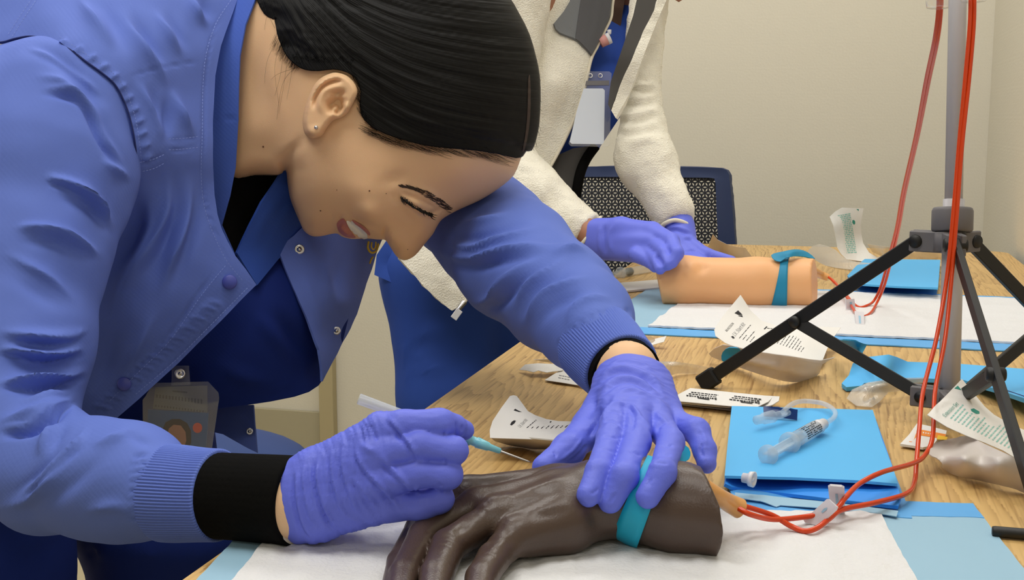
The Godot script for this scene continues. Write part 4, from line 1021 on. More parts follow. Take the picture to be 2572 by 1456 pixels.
var practice := []
func build_practice_hand():
	var o := based("practice_hand", "dark brown rubber practice hand and forearm lying palm down on the near pad", "practice hand", T(1500, 1340))
	var palm := chain([[1700, 1275, 0.742, 27], [1600, 1253, 0.75, 25.5], [1510, 1247, 0.757, 23]])
	palm += chain([[1900, 1298, 0.728, 29], [1700, 1272, 0.742, 27]])
	palm += chain([[1510, 1226, 0.768, 18], [1400, 1222, 0.77, 13.5], [1176, 1236, 0.768, 10.5]])
	palm += chain([[1510, 1240, 0.757, 20], [1400, 1240, 0.752, 14.5], [1200, 1270, 0.744, 11.5]])
	palm += chain([[1510, 1255, 0.752, 20], [1400, 1268, 0.738, 15], [1250, 1297, 0.727, 11.5]])
	palm += chain([[1505, 1268, 0.748, 19], [1410, 1310, 0.728, 16], [1296, 1345, 0.712, 11]])
	palm += chain([[1500, 1280, 0.752, 16], [1420, 1325, 0.735, 15], [1320, 1352, 0.72, 11]])
	var f0 := chain([[1176, 1236, 0.768, 10.5], [1052, 1328, 0.75, 8.8], [1006, 1412, 0.712, 8.2], [984, 1505, 0.66, 7.6]])
	var f1 := chain([[1200, 1270, 0.744, 11.5], [1130, 1304, 0.737, 9.2], [1062, 1346, 0.722, 9.2], [1016, 1442, 0.682, 8.8], [992, 1540, 0.64, 7.6]])
	var f2 := chain([[1250, 1297, 0.727, 11.5], [1185, 1332, 0.719, 10.0], [1126, 1370, 0.703, 10.2], [1096, 1446, 0.674, 9.8], [1076, 1550, 0.632, 7.8]])
	var f3 := chain([[1296, 1345, 0.712, 11], [1264, 1376, 0.703, 9.6], [1239, 1402, 0.692, 9.6], [1209, 1452, 0.672, 9.2], [1186, 1570, 0.625, 7.4]])
	var th := chain([[1450, 1255, 0.785, 13], [1360, 1300, 0.79, 11], [1270, 1330, 0.775, 9], [1215, 1345, 0.76, 7.5]])
	var cut := []
	for k in [[1742, 1170, 0.45, 0.89], [1782, 1218, 0.923, 0.384], [1800, 1285, 0.99, 0.13], [1800, 1355, 0.99, -0.11]]: cut.append(Plane(cam.basis * Vector3(k[2], k[3], 0.06).normalized(), P(k[0], k[1], 0.735)))
	var lines := [[11, 1.5, 1180, 1258, 1240, 1246, 1290, 1240], [9, 1.6, 1265, 1240, 1350, 1222, 1420, 1196, 1475, 1172], [13, -1.3, 1230, 1222, 1330, 1206, 1420, 1188], [13, -1.4, 1290, 1262, 1380, 1240, 1450, 1215], [10, 0.9, 1275, 1300, 1340, 1282, 1420, 1262],
		[12, -1.2, 1310, 1305, 1390, 1290, 1460, 1270], [8, 1.0, 1190, 1262, 1215, 1272, 1240, 1292], [9, 1.3, 1255, 1236, 1272, 1244, 1290, 1262], [10, 1.2, 1300, 1330, 1270, 1350, 1245, 1380],
		[3.5, -0.8, 1108, 1362, 1124, 1354, 1142, 1360], [3, -0.7, 1104, 1372, 1120, 1366, 1136, 1376], [3, -0.7, 1112, 1350, 1128, 1345, 1142, 1350], [3, -0.6, 1214, 1392, 1230, 1388, 1246, 1396], [3, -0.5, 1068, 1338, 1084, 1334, 1096, 1340],
		[12, -2.2, 1195, 1305, 1160, 1325, 1130, 1345], [12, -2.5, 1262, 1340, 1225, 1365, 1190, 1400], [8, 1.2, 1300, 1262, 1330, 1250, 1380, 1242], [20, -1.5, 1530, 1320, 1500, 1300, 1460, 1290], [14, 1.4, 1560, 1330, 1520, 1315]]
	practice = [[0.007, palm], [0.002, f0], [0.002, f1], [0.002, f2], [0.002, f3], [0.005, th]]
	put("body", skin(practice, 0.0016, 0.0045, lines, null, cut, 0.65), M.brown, o)
	var tq := based("tourniquet", "bright teal tourniquet strap round the dark practice forearm", "tourniquet", T(1600, 1345))
	var c := P(1611, 1257, 0.749)
	put("strap", band(c, P(1651, 1274, 0.747) - c, 0.0278, 0.0165, 0.0135, 0.0, 0.1), M.teal, tq)
	put("tail", sheet(rounded([1640, 1168, 1660, 1152, 1696, 1128, 1722, 1118, 1734, 1134, 1731, 1152, 1712, 1160, 1676, 1166], 2), 6, plate([[1640, 1168, 0.77], [1722, 1118, 0.80], [1731, 1152, 0.79], [1676, 1166, 0.775], [1690, 1140, 0.785]]), 0.001), M.teal, tq)

func build_practice_arm():
	var o := based("injection_trainer", "peach coloured rubber practice forearm lying on the far pad under the colleague's hands", "practice arm", T(1850, 775))
	var b := chain([[1560, 712, 1.74, 33], [1720, 706, 1.735, 35.5], [1900, 712, 1.72, 36.5], [2160, 714, 1.70, 37]])
	var cuts := [Plane(cam.basis * Vector3(-0.975, -0.2, -0.1).normalized(), P(1655, 715, 1.73)), Plane(cam.basis * Vector3(0.93, 0.02, 0.36).normalized(), P(2047, 714, 1.712))]
	put("body", skin([[0.01, b]], 0.0024, 0.004, [[12, 2, 1725, 650, 1735, 670, 1745, 690], [14, -2.5, 1770, 655, 1765, 675, 1775, 690], [16, -1.5, 1700, 690, 1720, 700, 1735, 690], [25, 1.0, 1850, 660, 1950, 670]], null, cuts), M.peach, o)
	var tq := based("tourniquet", "blue-green tourniquet strap tied with a bow round the peach practice arm", "tourniquet", T(1965, 778))
	var c := P(1962, 714, 1.717)
	put("strap", band(c, P(1990, 717, 1.714) - c, 0.0398, 0.0235, 0.011, 0.6, 0.02), M.teal_dark, tq)
	put("bow", sheet(rounded([1937, 640, 1952, 634, 1968, 631, 1986, 627, 2006, 626, 2028, 633, 2047, 649, 2020, 644, 1995, 643, 1972, 648, 1960, 656, 1945, 652], 2), 5, plate([[1937, 640, 1.70], [2006, 626, 1.72], [2047, 649, 1.72], [1960, 652, 1.69], [1990, 634, 1.695]]), 0.0012, [[4, 2, 1950, 646, 1975, 638, 2010, 634, 2035, 642]]), M.teal_dark, tq)

# ---------------------------------------------------------------- the woman in the blue jacket
const HEAD_D := 1.12
const PXM := 0.000373             # metres per pixel at the head
var head_z: Plate
var head_r: Plate
var head_out: PackedVector2Array
var sleeve_near := []
var head_lines := []

func bulge(t: float) -> float:
	t = clampf(t, 0.0, 1.0); return sqrt(maxf(0.0, 1.0 - (1.0 - t) * (1.0 - t)))

func head_front(q: Vector2) -> float:           # how far the skin stands in front of the middle of the head, in metres
	if not Geometry2D.is_point_in_polygon(q, head_out): return 0.0
	return head_z.at(q.x, q.y) * PXM * bulge(edge_distance(head_out, q) / maxf(6.0, head_r.at(q.x, q.y))) + stroke_at(head_lines, q)

func ribbed(list: Array, n: int, amp: float, per := 6, rows := 8) -> ArrayMesh:     # cuff through stations [x, y, depth, radius mm], ribs along it
	var c := []; var rr := []
	for s in list: c.append(P(s[0], s[1], s[2])); rr.append(Vector3(s[3] / 1000.0, 0, 0))
	var path := spline(c, rows); var rad := spline(rr, rows); var v := PackedVector3Array(); var ix := PackedInt32Array(); var m := n * per
	var x := Vector3.ZERO
	for i in path.size():
		var t := (path[mini(i + 1, path.size() - 1)] - path[maxi(i - 1, 0)]).normalized()
		if i == 0: x = t.cross(Vector3(0.2, 0.4, 0.9)).normalized()
		x = (x - t * x.dot(t)).normalized(); var y := t.cross(x); var u := float(i) / (path.size() - 1)
		var fade := smoothstep(0.0, 0.08, u) * smoothstep(0.0, 0.08, 1.0 - u)
		for k in m:
			var a := TAU * k / m
			v.append(path[i] + (x * cos(a) + y * sin(a)) * (rad[i].x + amp * cos(a * n) * (0.3 + 0.7 * fade) - 0.0012 * (1.0 - smoothstep(0.0, 0.04, u)) - 0.0012 * (1.0 - smoothstep(0.0, 0.04, 1.0 - u))))
	for r in [[0, 0.0], [path.size() - 1, 0.0]]:        # turned-in hems at both ends
		var o := v.size(); var i: int = r[0]
		for k in m: v.append(path[i].lerp(v[i * m + k], 0.86) + (path[1] - path[0]) * (0.4 if i == 0 else -0.4))
	var rows_n := path.size()
	for i in rows_n - 1:
		for k in m:
			var a := i * m + k; var b := i * m + (k + 1) % m; var d := a + m; var e := b + m
			ix.append_array([a, d, b, b, d, e])
	for k in m:
		var k1 := (k + 1) % m; var s0 := rows_n * m; var s1 := s0 + m; var l := (rows_n - 1) * m
		ix.append_array([s0 + k, k, s0 + k1, s0 + k1, k, k1]); ix.append_array([l + k, s1 + k, l + k1, l + k1, s1 + k, s1 + k1])
	return mesh(v, ix)

func stitches(flat: Array, depth: Callable, off := 0.0, lift := 0.0006, gap := 8.5, len_ := 5.5, w := 1.2) -> SurfaceTool:    # a row of thread stitches along a line
	var pts := []
	for i in range(0, flat.size(), 2): pts.append(Vector3(flat[i], flat[i + 1], 0))
	var p := spline(pts, 12); var st := ST(); var acc := 0.0; var next := 0.0
	for i in p.size() - 1:
		var a := Vector2(p[i].x, p[i].y); var b := Vector2(p[i + 1].x, p[i + 1].y); var L := a.distance_to(b)
		if L < 0.01: continue
		var t := (b - a) / L; var n := Vector2(-t.y, t.x) * off
		while next < acc + L:
			var q := a + t * (next - acc) + n; var r := q + t * len_
			var v0 := P(q.x, q.y, depth.call(q) - lift); var v1 := P(r.x, r.y, depth.call(r) - lift); var m := (v0 + v1) / 2.0 + (cam.origin - v0).normalized() * 0.0004
			var s := (v1 - v0).cross(cam.origin - v0).normalized() * w * 0.00018
			quad(st, v0 - s, m - s, m + s, v0 + s); quad(st, m - s, v1 - s, v1 + s, m + s)
			next += gap
		acc += L
	return st

func build_woman():
	var o := based("person", "woman in a blue scrub jacket and purple gloves bending low over the dark practice hand", "person", Vector3(-0.2, 0, -1.1))
	woman_head(o)
	woman_clothes(o)
	woman_hands(o)
	woman_things()

func woman_head(o: Node3D):
	head_out = rounded([1318, 385, 1310, 394, 1291, 439, 1254, 472, 1207, 502, 1160, 523, 1132, 537, 1110, 551, 1098, 568, 1087, 588, 1067, 612, 1044, 640, 1022, 652.5, 1006, 651, 993, 640, 979, 618, 968, 603, 958, 601.5, 946, 601, 934, 599.5, 922, 599, 904, 599.5, 888, 600, 874, 598.5, 859, 594, 848, 587, 834, 587, 806, 593, 783, 592.5, 764, 580, 754, 560, 740, 528, 728, 495, 722, 458, 717, 428, 700, 440, 640, 440, 580, 450, 530, 400, 525, 250, 545, 60, 600, -60, 760, -95, 950, -115, 1140, -85, 1255, -5, 1316, 105, 1338, 230, 1334, 320], 3)
	head_z = Plate.new([[1050, 150, 205], [900, 120, 198], [1150, 250, 190], [1250, 200, 150], [1310, 300, 110], [1300, 100, 120], [1150, -50, 170], [950, -100, 170], [700, -100, 120], [950, 320, 196], [835, 260, 188], [760, 250, 168], [690, 250, 140], [640, 330, 118], [620, 150, 125], [580, 250, 105], [600, 420, 85], [690, 395, 108], [690, 130, 150],
		[752, 400, 158], [850, 420, 183], [930, 450, 187], [980, 400, 190], [1022, 462, 164], [1040, 518, 138], [1112, 520, 92], [1150, 440, 150], [1230, 430, 118], [1100, 390, 178], [1205, 390, 150], [960, 510, 166], [925, 545, 148], [955, 582, 100], [1030, 580, 84], [1030, 622, 56], [985, 604, 88], [866, 552, 108], [800, 490, 146], [792, 562, 82], [757, 520, 112], [892, 580, 72], [734, 465, 132], [840, 530, 122], [1085, 548, 96], [835, 578, 70]])
	head_r = Plate.new([[1300, 430, 120], [1330, 250, 150], [1200, 500, 90], [1130, 540, 55], [1095, 570, 40], [1065, 612, 34], [1022, 650, 30], [990, 635, 26], [970, 604, 24], [945, 600, 26], [900, 598, 34], [860, 592, 36], [835, 586, 40], [790, 592, 60], [755, 560, 70], [728, 490, 80], [717, 430, 60], [640, 440, 40], [540, 300, 90], [600, -60, 100], [950, -160, 150], [1265, -30, 150], [900, 300, 140], [1000, 450, 110], [1030, 600, 40]])
	var mid := func(_q: Vector2) -> float: return HEAD_D
	var front := func(q: Vector2) -> float: return head_z.at(q.x, q.y) * PXM
	var back := func(q: Vector2) -> float: return head_z.at(q.x, q.y) * PXM * 0.9
	var rr := func(q: Vector2) -> float: return maxf(6.0, head_r.at(q.x, q.y))
	var lines := [[14, -4.5, 705, 440, 728, 392, 762, 352, 790, 342], [8, -4.2, 972, 572, 948, 571, 915, 561, 886, 548, 862, 540], [22, 4.2, 878, 520, 925, 534, 966, 550], [30, 1.5, 830, 470, 900, 480, 960, 500], [5, -4.2, 974, 566, 966, 582, 966, 600, 972, 614], [13, 3.2, 986, 584, 989, 603, 996, 622], [5, -3.2, 980, 616, 992, 622, 1004, 630], [10, 1.2, 1080, 560, 1056, 590, 1034, 625],
		[13, 3.2, 1014, 498, 1045, 513, 1076, 531], [4.5, -2.0, 1000, 480, 1045, 497, 1084, 517, 1100, 534], [16, -3.8, 1084, 522, 1098, 543], [4, -1.8, 1006, 499, 1034, 521, 1062, 538, 1084, 546], [9, -1.3, 1000, 522, 1030, 548, 1064, 566], [12, 2.0, 1026, 472, 1088, 495, 1126, 524], [8, -1.2, 996, 478, 1004, 500, 998, 520],
		[5, -2.6, 864, 550, 885, 563, 905, 580, 921, 596], [8, 2.2, 850, 562, 860, 580, 876, 594], [8, -2.4, 850, 540, 862, 551], [9, -1.8, 840, 560, 834, 586], [30, -2.0, 985, 425, 1002, 470], [7, 1.0, 905, 556, 930, 570, 952, 588], [22, 1.6, 764, 520, 784, 560, 800, 575], [12, -1.2, 820, 545, 845, 545],
		[16, -2.0, 655, 70, 640, 200, 648, 320], [16, 2.0, 668, 110, 690, 220, 720, 330], [9, -0.8, 1004, 500, 985, 494, 970, 496], [6, -0.6, 1000, 508, 985, 510]]
	head_lines = strokes(lines)
	var head := inflate(head_out, 11.0, mid, front, back, rr, lines, [1.2, 3.2, 7.0], [[835, 535, 150, 75, 3.4], [985, 455, 125, 105, 3.4], [700, 330, 130, 120, 7.0]])
	# the ear
	var ear_out := rounded([843, 180, 822, 186, 805, 196, 790, 212, 778, 236, 768, 262, 761, 290, 760, 312, 765, 334, 776, 345, 790, 348, 806, 343, 815, 333, 824, 318, 838, 303, 858, 296, 874, 284, 886, 264, 899, 240, 900, 224, 890, 204, 870, 187], 3)
	var ez := HEAD_D - 187.0 * PXM
	var ear := inflate(ear_out, 5.0, func(q: Vector2) -> float: return ez + lerpf(0.003, -0.002, smoothstep(820, 900, q.x)), func(q: Vector2) -> float: return lerpf(0.016, 0.011, smoothstep(800, 890, q.x)), func(_q: Vector2) -> float: return 0.014, func(_q: Vector2) -> float: return 15.0,
		[[15, -13, 852, 236, 848, 256, 842, 276], [9, -9, 826, 244, 830, 266, 832, 290], [9, -7, 876, 234, 850, 234, 824, 240], [7, -9, 862, 262, 852, 276, 840, 288], [5, -5.5, 868, 204, 838, 204, 810, 218, 792, 246, 786, 280], [8, 2.2, 868, 192, 815, 202, 780, 240, 768, 292], [7, 2.2, 868, 220, 820, 226, 804, 256, 812, 292], [13, 1.4, 784, 310, 790, 330, 802, 334], [7, 3.5, 876, 256, 864, 282], [4, -1.5, 818, 322, 808, 336]], [1.0, 2.6, 5.0])
	# arms, neck and trunk under the clothes, in one body with the head
	var core := [[0.012, chain([[640, 290, 1.13, 36], [540, 330, 1.17, 44], [420, 560, 1.2, 62], [380, 900, 1.22, 66]]) + chain([[540, 330, 1.17, 44], [250, 300, 1.05, 38], [110, 430, 0.985, 40], [10, 1060, 0.885, 30], [250, 1208, 0.815, 22], [500, 1243, 0.771, 20]]) + chain([[560, 430, 1.2, 44], [1000, 450, 1.3, 40], [1290, 655, 1.14, 34], [1463, 801, 1.0, 24], [1520, 870, 0.95, 20]])]]
	var trunk := blob(core, 0.008, 0.012)
	var wrists := blob([[0.004, chain([[500, 1243, 0.771, 23], [715, 1256, 0.75, 24.5], [790, 1254, 0.744, 18]])], [0.004, chain([[1530, 890, 0.945, 21], [1574, 935, 0.905, 23.5], [1588, 962, 0.886, 17]])]], 0.003, 0.002)
	put("body", join([[head[0], head[1]], [ear[0], ear[1]], trunk, wrists]), M.skin, o)
	# lips, teeth, moles
	var face := func(q: Vector2) -> float: return HEAD_D - head_front(q)
	var bd := o.get_node("body")
	var lip := func(q: Vector2) -> float: return HEAD_D - head_front(q) - 0.0012 * bulge(edge_distance(head_out, q) / 6.0)
	put("lip", sheet(rounded([846, 562, 853, 553, 861, 549, 868, 556, 872, 566, 879, 578, 888, 590, 893, 597, 880, 597, 866, 593, 854, 585, 848, 575], 3), 3.0, lip, 0.0006, [[6, 1.6, 854, 562, 864, 576, 880, 590]]), M.lip, bd)
	put("lip", sheet(rounded([884, 553, 900, 560, 914, 569, 925, 580, 930, 589, 926, 591, 917, 582, 905, 571.5, 893, 563], 3), 3.0, lip, 0.0006, [[4, 0.8, 886, 555, 906, 566, 924, 582]]), M.lip, bd)
	put("mouth_opening", sheet(rounded([865, 552, 880, 557, 896, 567, 909, 579, 920, 592, 918, 597, 895, 597, 884, 588, 874, 572], 3), 3.0, func(q: Vector2) -> float: return HEAD_D - head_front(q) + 0.0002, 0.0004), M.mouth, bd)
	for t in [[[870, 556, 880, 558, 886, 571, 884, 580, 877, 572], 0], [[881, 557, 893, 562, 898, 576, 896, 589, 886, 582], 0], [[894, 563, 908, 573, 911, 588, 908, 597, 898, 591], 0], [[909, 574, 920, 584, 923, 597, 919, 600, 910, 598], 0]]:
		put("tooth", sheet(rounded(t[0], 4), 2.5, func(q: Vector2) -> float: return HEAD_D - head_front(q) - 0.0012 * bulge(edge_distance(head_out, q) / 6.0), 0.0008), M.tooth, bd)
	for k in [[928, 479, 2.0], [805, 529, 1.9], [661, 368, 2.4], [846, 477, 1.1], [970, 486, 1.2], [1024, 626, 1.2]]:
		var ms := ST(); ball(ms, P(k[0], k[1], HEAD_D - head_front(Vector2(k[0], k[1]))), Vector3.ONE * k[2] * PXM, Basis(), 10); put("mole", ms, M.mole, bd)
	# brow and lashes, hair by hair
	var br := ST()
	for i in 300:
		var u := rng.randf(); var c := Vector2(1012, 470).bezier_interpolate(Vector2(1050, 470), Vector2(1090, 492), Vector2(1136, 530), u); var half := lerpf(1.5, 8.0, smoothstep(0.0, 0.75, u))
		var a := c + Vector2(0.45, -0.9) * rng.randf_range(-half, half); var b := a + Vector2(-12, -4.0 + rng.randf_range(-4, 3)) * lerpf(1.0, 0.8, u)
		hose(br, PackedVector3Array([P(a.x, a.y, face.call(a) + 0.0002), P((a.x + b.x) / 2, (a.y + b.y) / 2, face.call((a + b) / 2.0) - 0.0007), P(b.x, b.y, face.call(b) - 0.0002)]), 0.00026, 0.0001, 4, false)
	put("eyebrow", br, M.brow, bd, "", "stuff")
	var la := ST()
	for i in 75:
		var u := rng.randf(); var a := Vector2(1007, 494).bezier_interpolate(Vector2(1030, 512), Vector2(1055, 528), Vector2(1085, 540), u) + Vector2(0.4, -0.9) * rng.randf_range(-3.0, 5.0)
		var dir := Vector2(lerpf(-4, 10, u) + rng.randf_range(-6, 6), rng.randf_range(6, 15))
		var d0: float = face.call(a) - 0.0006; var c := a + dir * 0.55; var b := a + dir + Vector2(3, -3)
		hose(la, PackedVector3Array([P(a.x, a.y, d0), P(c.x, c.y, minf(d0, face.call(c)) - 0.0015), P(b.x, b.y, minf(d0, face.call(b)) - 0.0035)]), 0.0004, 0.00012, 4, false)
	for i in 5: hose(la, PackedVector3Array([P(1006 + i * 0.3, 495 + i, face.call(Vector2(1006, 495)) - 0.0003), P(1030, 512 + i, face.call(Vector2(1030, 512)) - 0.0009), P(1058, 529 + i * 0.8, face.call(Vector2(1058, 529)) - 0.0009), P(1084, 541, face.call(Vector2(1084, 541)) - 0.0004)]), 0.00045, 0.0003, 5, false)
	put("eyelash", la, M.lash, bd, "", "stuff")
	var es := ST(); ball(es, P(794, 320, ez - 0.0135), Vector3.ONE * 0.0019, Basis(), 12); var en := put("ear_stud", es, M.steel, o, "small sparkling ear stud")
	# ---- hair
	var hair_out := rounded([640, -40, 652, 20, 672, 44, 688, 52, 694, 84, 706, 118, 722, 146, 744, 166, 766, 177, 800, 180, 838, 176, 872, 184, 894, 202, 904, 230, 902, 262, 908, 292, 924, 312, 950, 330, 985, 344, 1030, 358, 1075, 368, 1130, 374, 1190, 379, 1250, 388, 1296, 398, 1314, 392, 1322, 380, 1336, 378, 1347, 350, 1355, 310, 1358, 250, 1356, 190, 1346, 140, 1330, 85, 1305, 35, 1275, -15, 1220, -80, 1100, -150, 900, -180, 700, -140], 2)
	var sil := rounded([1322, 390, 1336, 378, 1347, 350, 1355, 310, 1358, 250, 1356, 190, 1346, 140, 1330, 85, 1305, 35, 1275, -15, 1220, -80, 1100, -150, 900, -180, 700, -140, 640, -40, 652, 20, 672, 46], 3); sil.resize(sil.size() - 3)
	var line := rounded([688, 52, 706, 118, 744, 166, 800, 180, 872, 184, 904, 230, 908, 292, 950, 330, 1030, 358, 1130, 374, 1250, 388, 1320, 392], 3); line.resize(line.size() - 3)
	var sn := FastNoiseLite.new(); sn.frequency = 1.0; sn.seed = 31; sn.fractal_octaves = 3
	var ys := [Vector2(560, -330), Vector2(640, -170), Vector2(700, -40), Vector2(763, 70), Vector2(880, 210), Vector2(1020, 303), Vector2(1160, 350), Vector2(1300, 375), Vector2(1400, 380)]
	var psi := func(q: Vector2) -> float:
		var i := 0
		while i < ys.size() - 2 and q.x > ys[i + 1].x: i += 1
		var y1 := cubic_interpolate(ys[i].y, ys[i + 1].y, ys[maxi(i - 1, 0)].y, ys[mini(i + 2, ys.size() - 1)].y, clampf((q.x - ys[i].x) / (ys[i + 1].x - ys[i].x), 0.0, 1.0)); return (q.y + 420.0) / (y1 + 420.0)
	var hz := func(q: Vector2) -> float:
		var f := (head_z.at(q.x, q.y) + 12.0) * PXM * bulge(edge_distance(sil, q, false) / 170.0)
		var away := edge_distance(line, q, false)
		var p: float = psi.call(q); var ridge := (sn.get_noise_2d(p * 34.0, q.x * 0.0022) * 0.0012 + sn.get_noise_2d(p * 110.0 + 50.0, q.x * 0.004) * 0.0007) * smoothstep(0.0, 40.0, away)
		return maxf(f, head_front(q) + lerpf(0.0004, 0.005, smoothstep(0.0, 60.0, away))) + ridge
	var h := inflate(hair_out, 5.5, mid, hz, func(q: Vector2) -> float: return (head_z.at(q.x, q.y) + 12.0) * PXM * 0.9 * bulge(edge_distance(hair_out, q) / 170.0), func(_q: Vector2) -> float: return 0.5, [], [1.5, 4.0], [], sil)
	var huv := PackedVector2Array()
	for q in h[2]: huv.append(Vector2(q.x / 900.0, float(psi.call(q)) * 1.6))
	var hair := put("hair", mesh(h[0], h[1], huv), M.hair, o)
	var hd := func(q: Vector2) -> float: return HEAD_D - float(hz.call(q)) - 0.0006
	put("hair_parting", sheet(rounded([1331, 188, 1333, 230, 1332, 290, 1326, 340, 1318, 376, 1312, 380, 1318, 350, 1324, 300, 1326, 250, 1327, 200], 2), 4.0, hd, 0.0004), M.parting, hair)
	var wisps := ST()
	for i in 1500:      # fine hairs over the hairline
		var k := rng.randi_range(2, line.size() - 2); var a: Vector2 = line[k].lerp(line[k + 1] if k + 1 < line.size() else line[k], rng.randf()) + Vector2(rng.randf_range(-4, 4), rng.randf_range(-12, -2))
		var out := rng.randf_range(-2.0, 1.0) * rng.randf() * 14.0 + 3.0
		var b := a + (Vector2(0.15, 1.0) if a.x > 940 else (Vector2(0.6, 0.7) if a.x > 880 else (Vector2(-0.75, 0.6) if a.x < 760 else Vector2(-0.2, -0.2)))) * (16.0 + out)
		if not Geometry2D.is_point_in_polygon(b, head_out) or (a.x < 700 and a.y < 100): continue
		var e := b + (Vector2(-38, -15) if a.x > 940 else (Vector2(-16, -26) if a.x > 880 else Vector2(12, -26))) * rng.randf_range(0.6, 1.2)
		hose(wisps, PackedVector3Array([P(b.x, b.y, face.call(b) - 0.0001), P((b.x + e.x) / 2, (b.y + e.y) / 2 + 2, face.call((e + b) / 2.0) - 0.0008), P(e.x, e.y, minf(hd.call(e), face.call(e)) - 0.0002)]), 0.00004, 0.00009, 3, false)
	for k in [[705, 110, 690, 170, 700, 260], [712, 130, 704, 190, 690, 240], [722, 145, 715, 200, 700, 285], [735, 160, 728, 210, 720, 250], [700, 95, 672, 150, 664, 210], [690, 70, 672, 40, 664, 75], [750, 168, 700, 185, 680, 200], [745, 165, 710, 210, 695, 300]]:
		hose(wisps, spline([P(k[0], k[1], face.call(Vector2(k[0], k[1])) - 0.002), P(k[2], k[3], face.call(Vector2(k[2], k[3])) - 0.002), P(k[4], k[5], face.call(Vector2(k[4], k[5])) - 0.0006)], 6), 0.00014, 0.00006, 3, false)
	for i in 16:       # flyaway hairs along the outline
		var k := rng.randi_range(0, 33); var a: Vector2 = sil[k]; var b := a + Vector2(rng.randf_range(1, 4), rng.randf_range(6, 20))
		hose(wisps, PackedVector3Array([P(a.x - 3, a.y, HEAD_D - 0.004), P(b.x, b.y, HEAD_D - 0.004)]), 0.0002, 0.0001, 4, false)
	put("wisps", wisps, M.hair, hair, "", "stuff")

func peaked(list: Array) -> Array:              # broad folds get a sharp crest
	var o := []
	for s in list:
		var t: Array = s.duplicate()
		if s[0] >= 8 and s[1] > 0: t[0] = -float(s[0]) * 1.3; t[1] = s[1] * 1.25
		elif s[0] >= 8: t[0] = float(s[0]) * 1.25; t[1] = s[1] * 0.62
		o.append(t)
	return o

func boosted(list: Array, k: float) -> Array:
	var o := []
	for s in list:
		var t: Array = s.duplicate(); t[1] = s[1] * k; o.append(t)
	return o

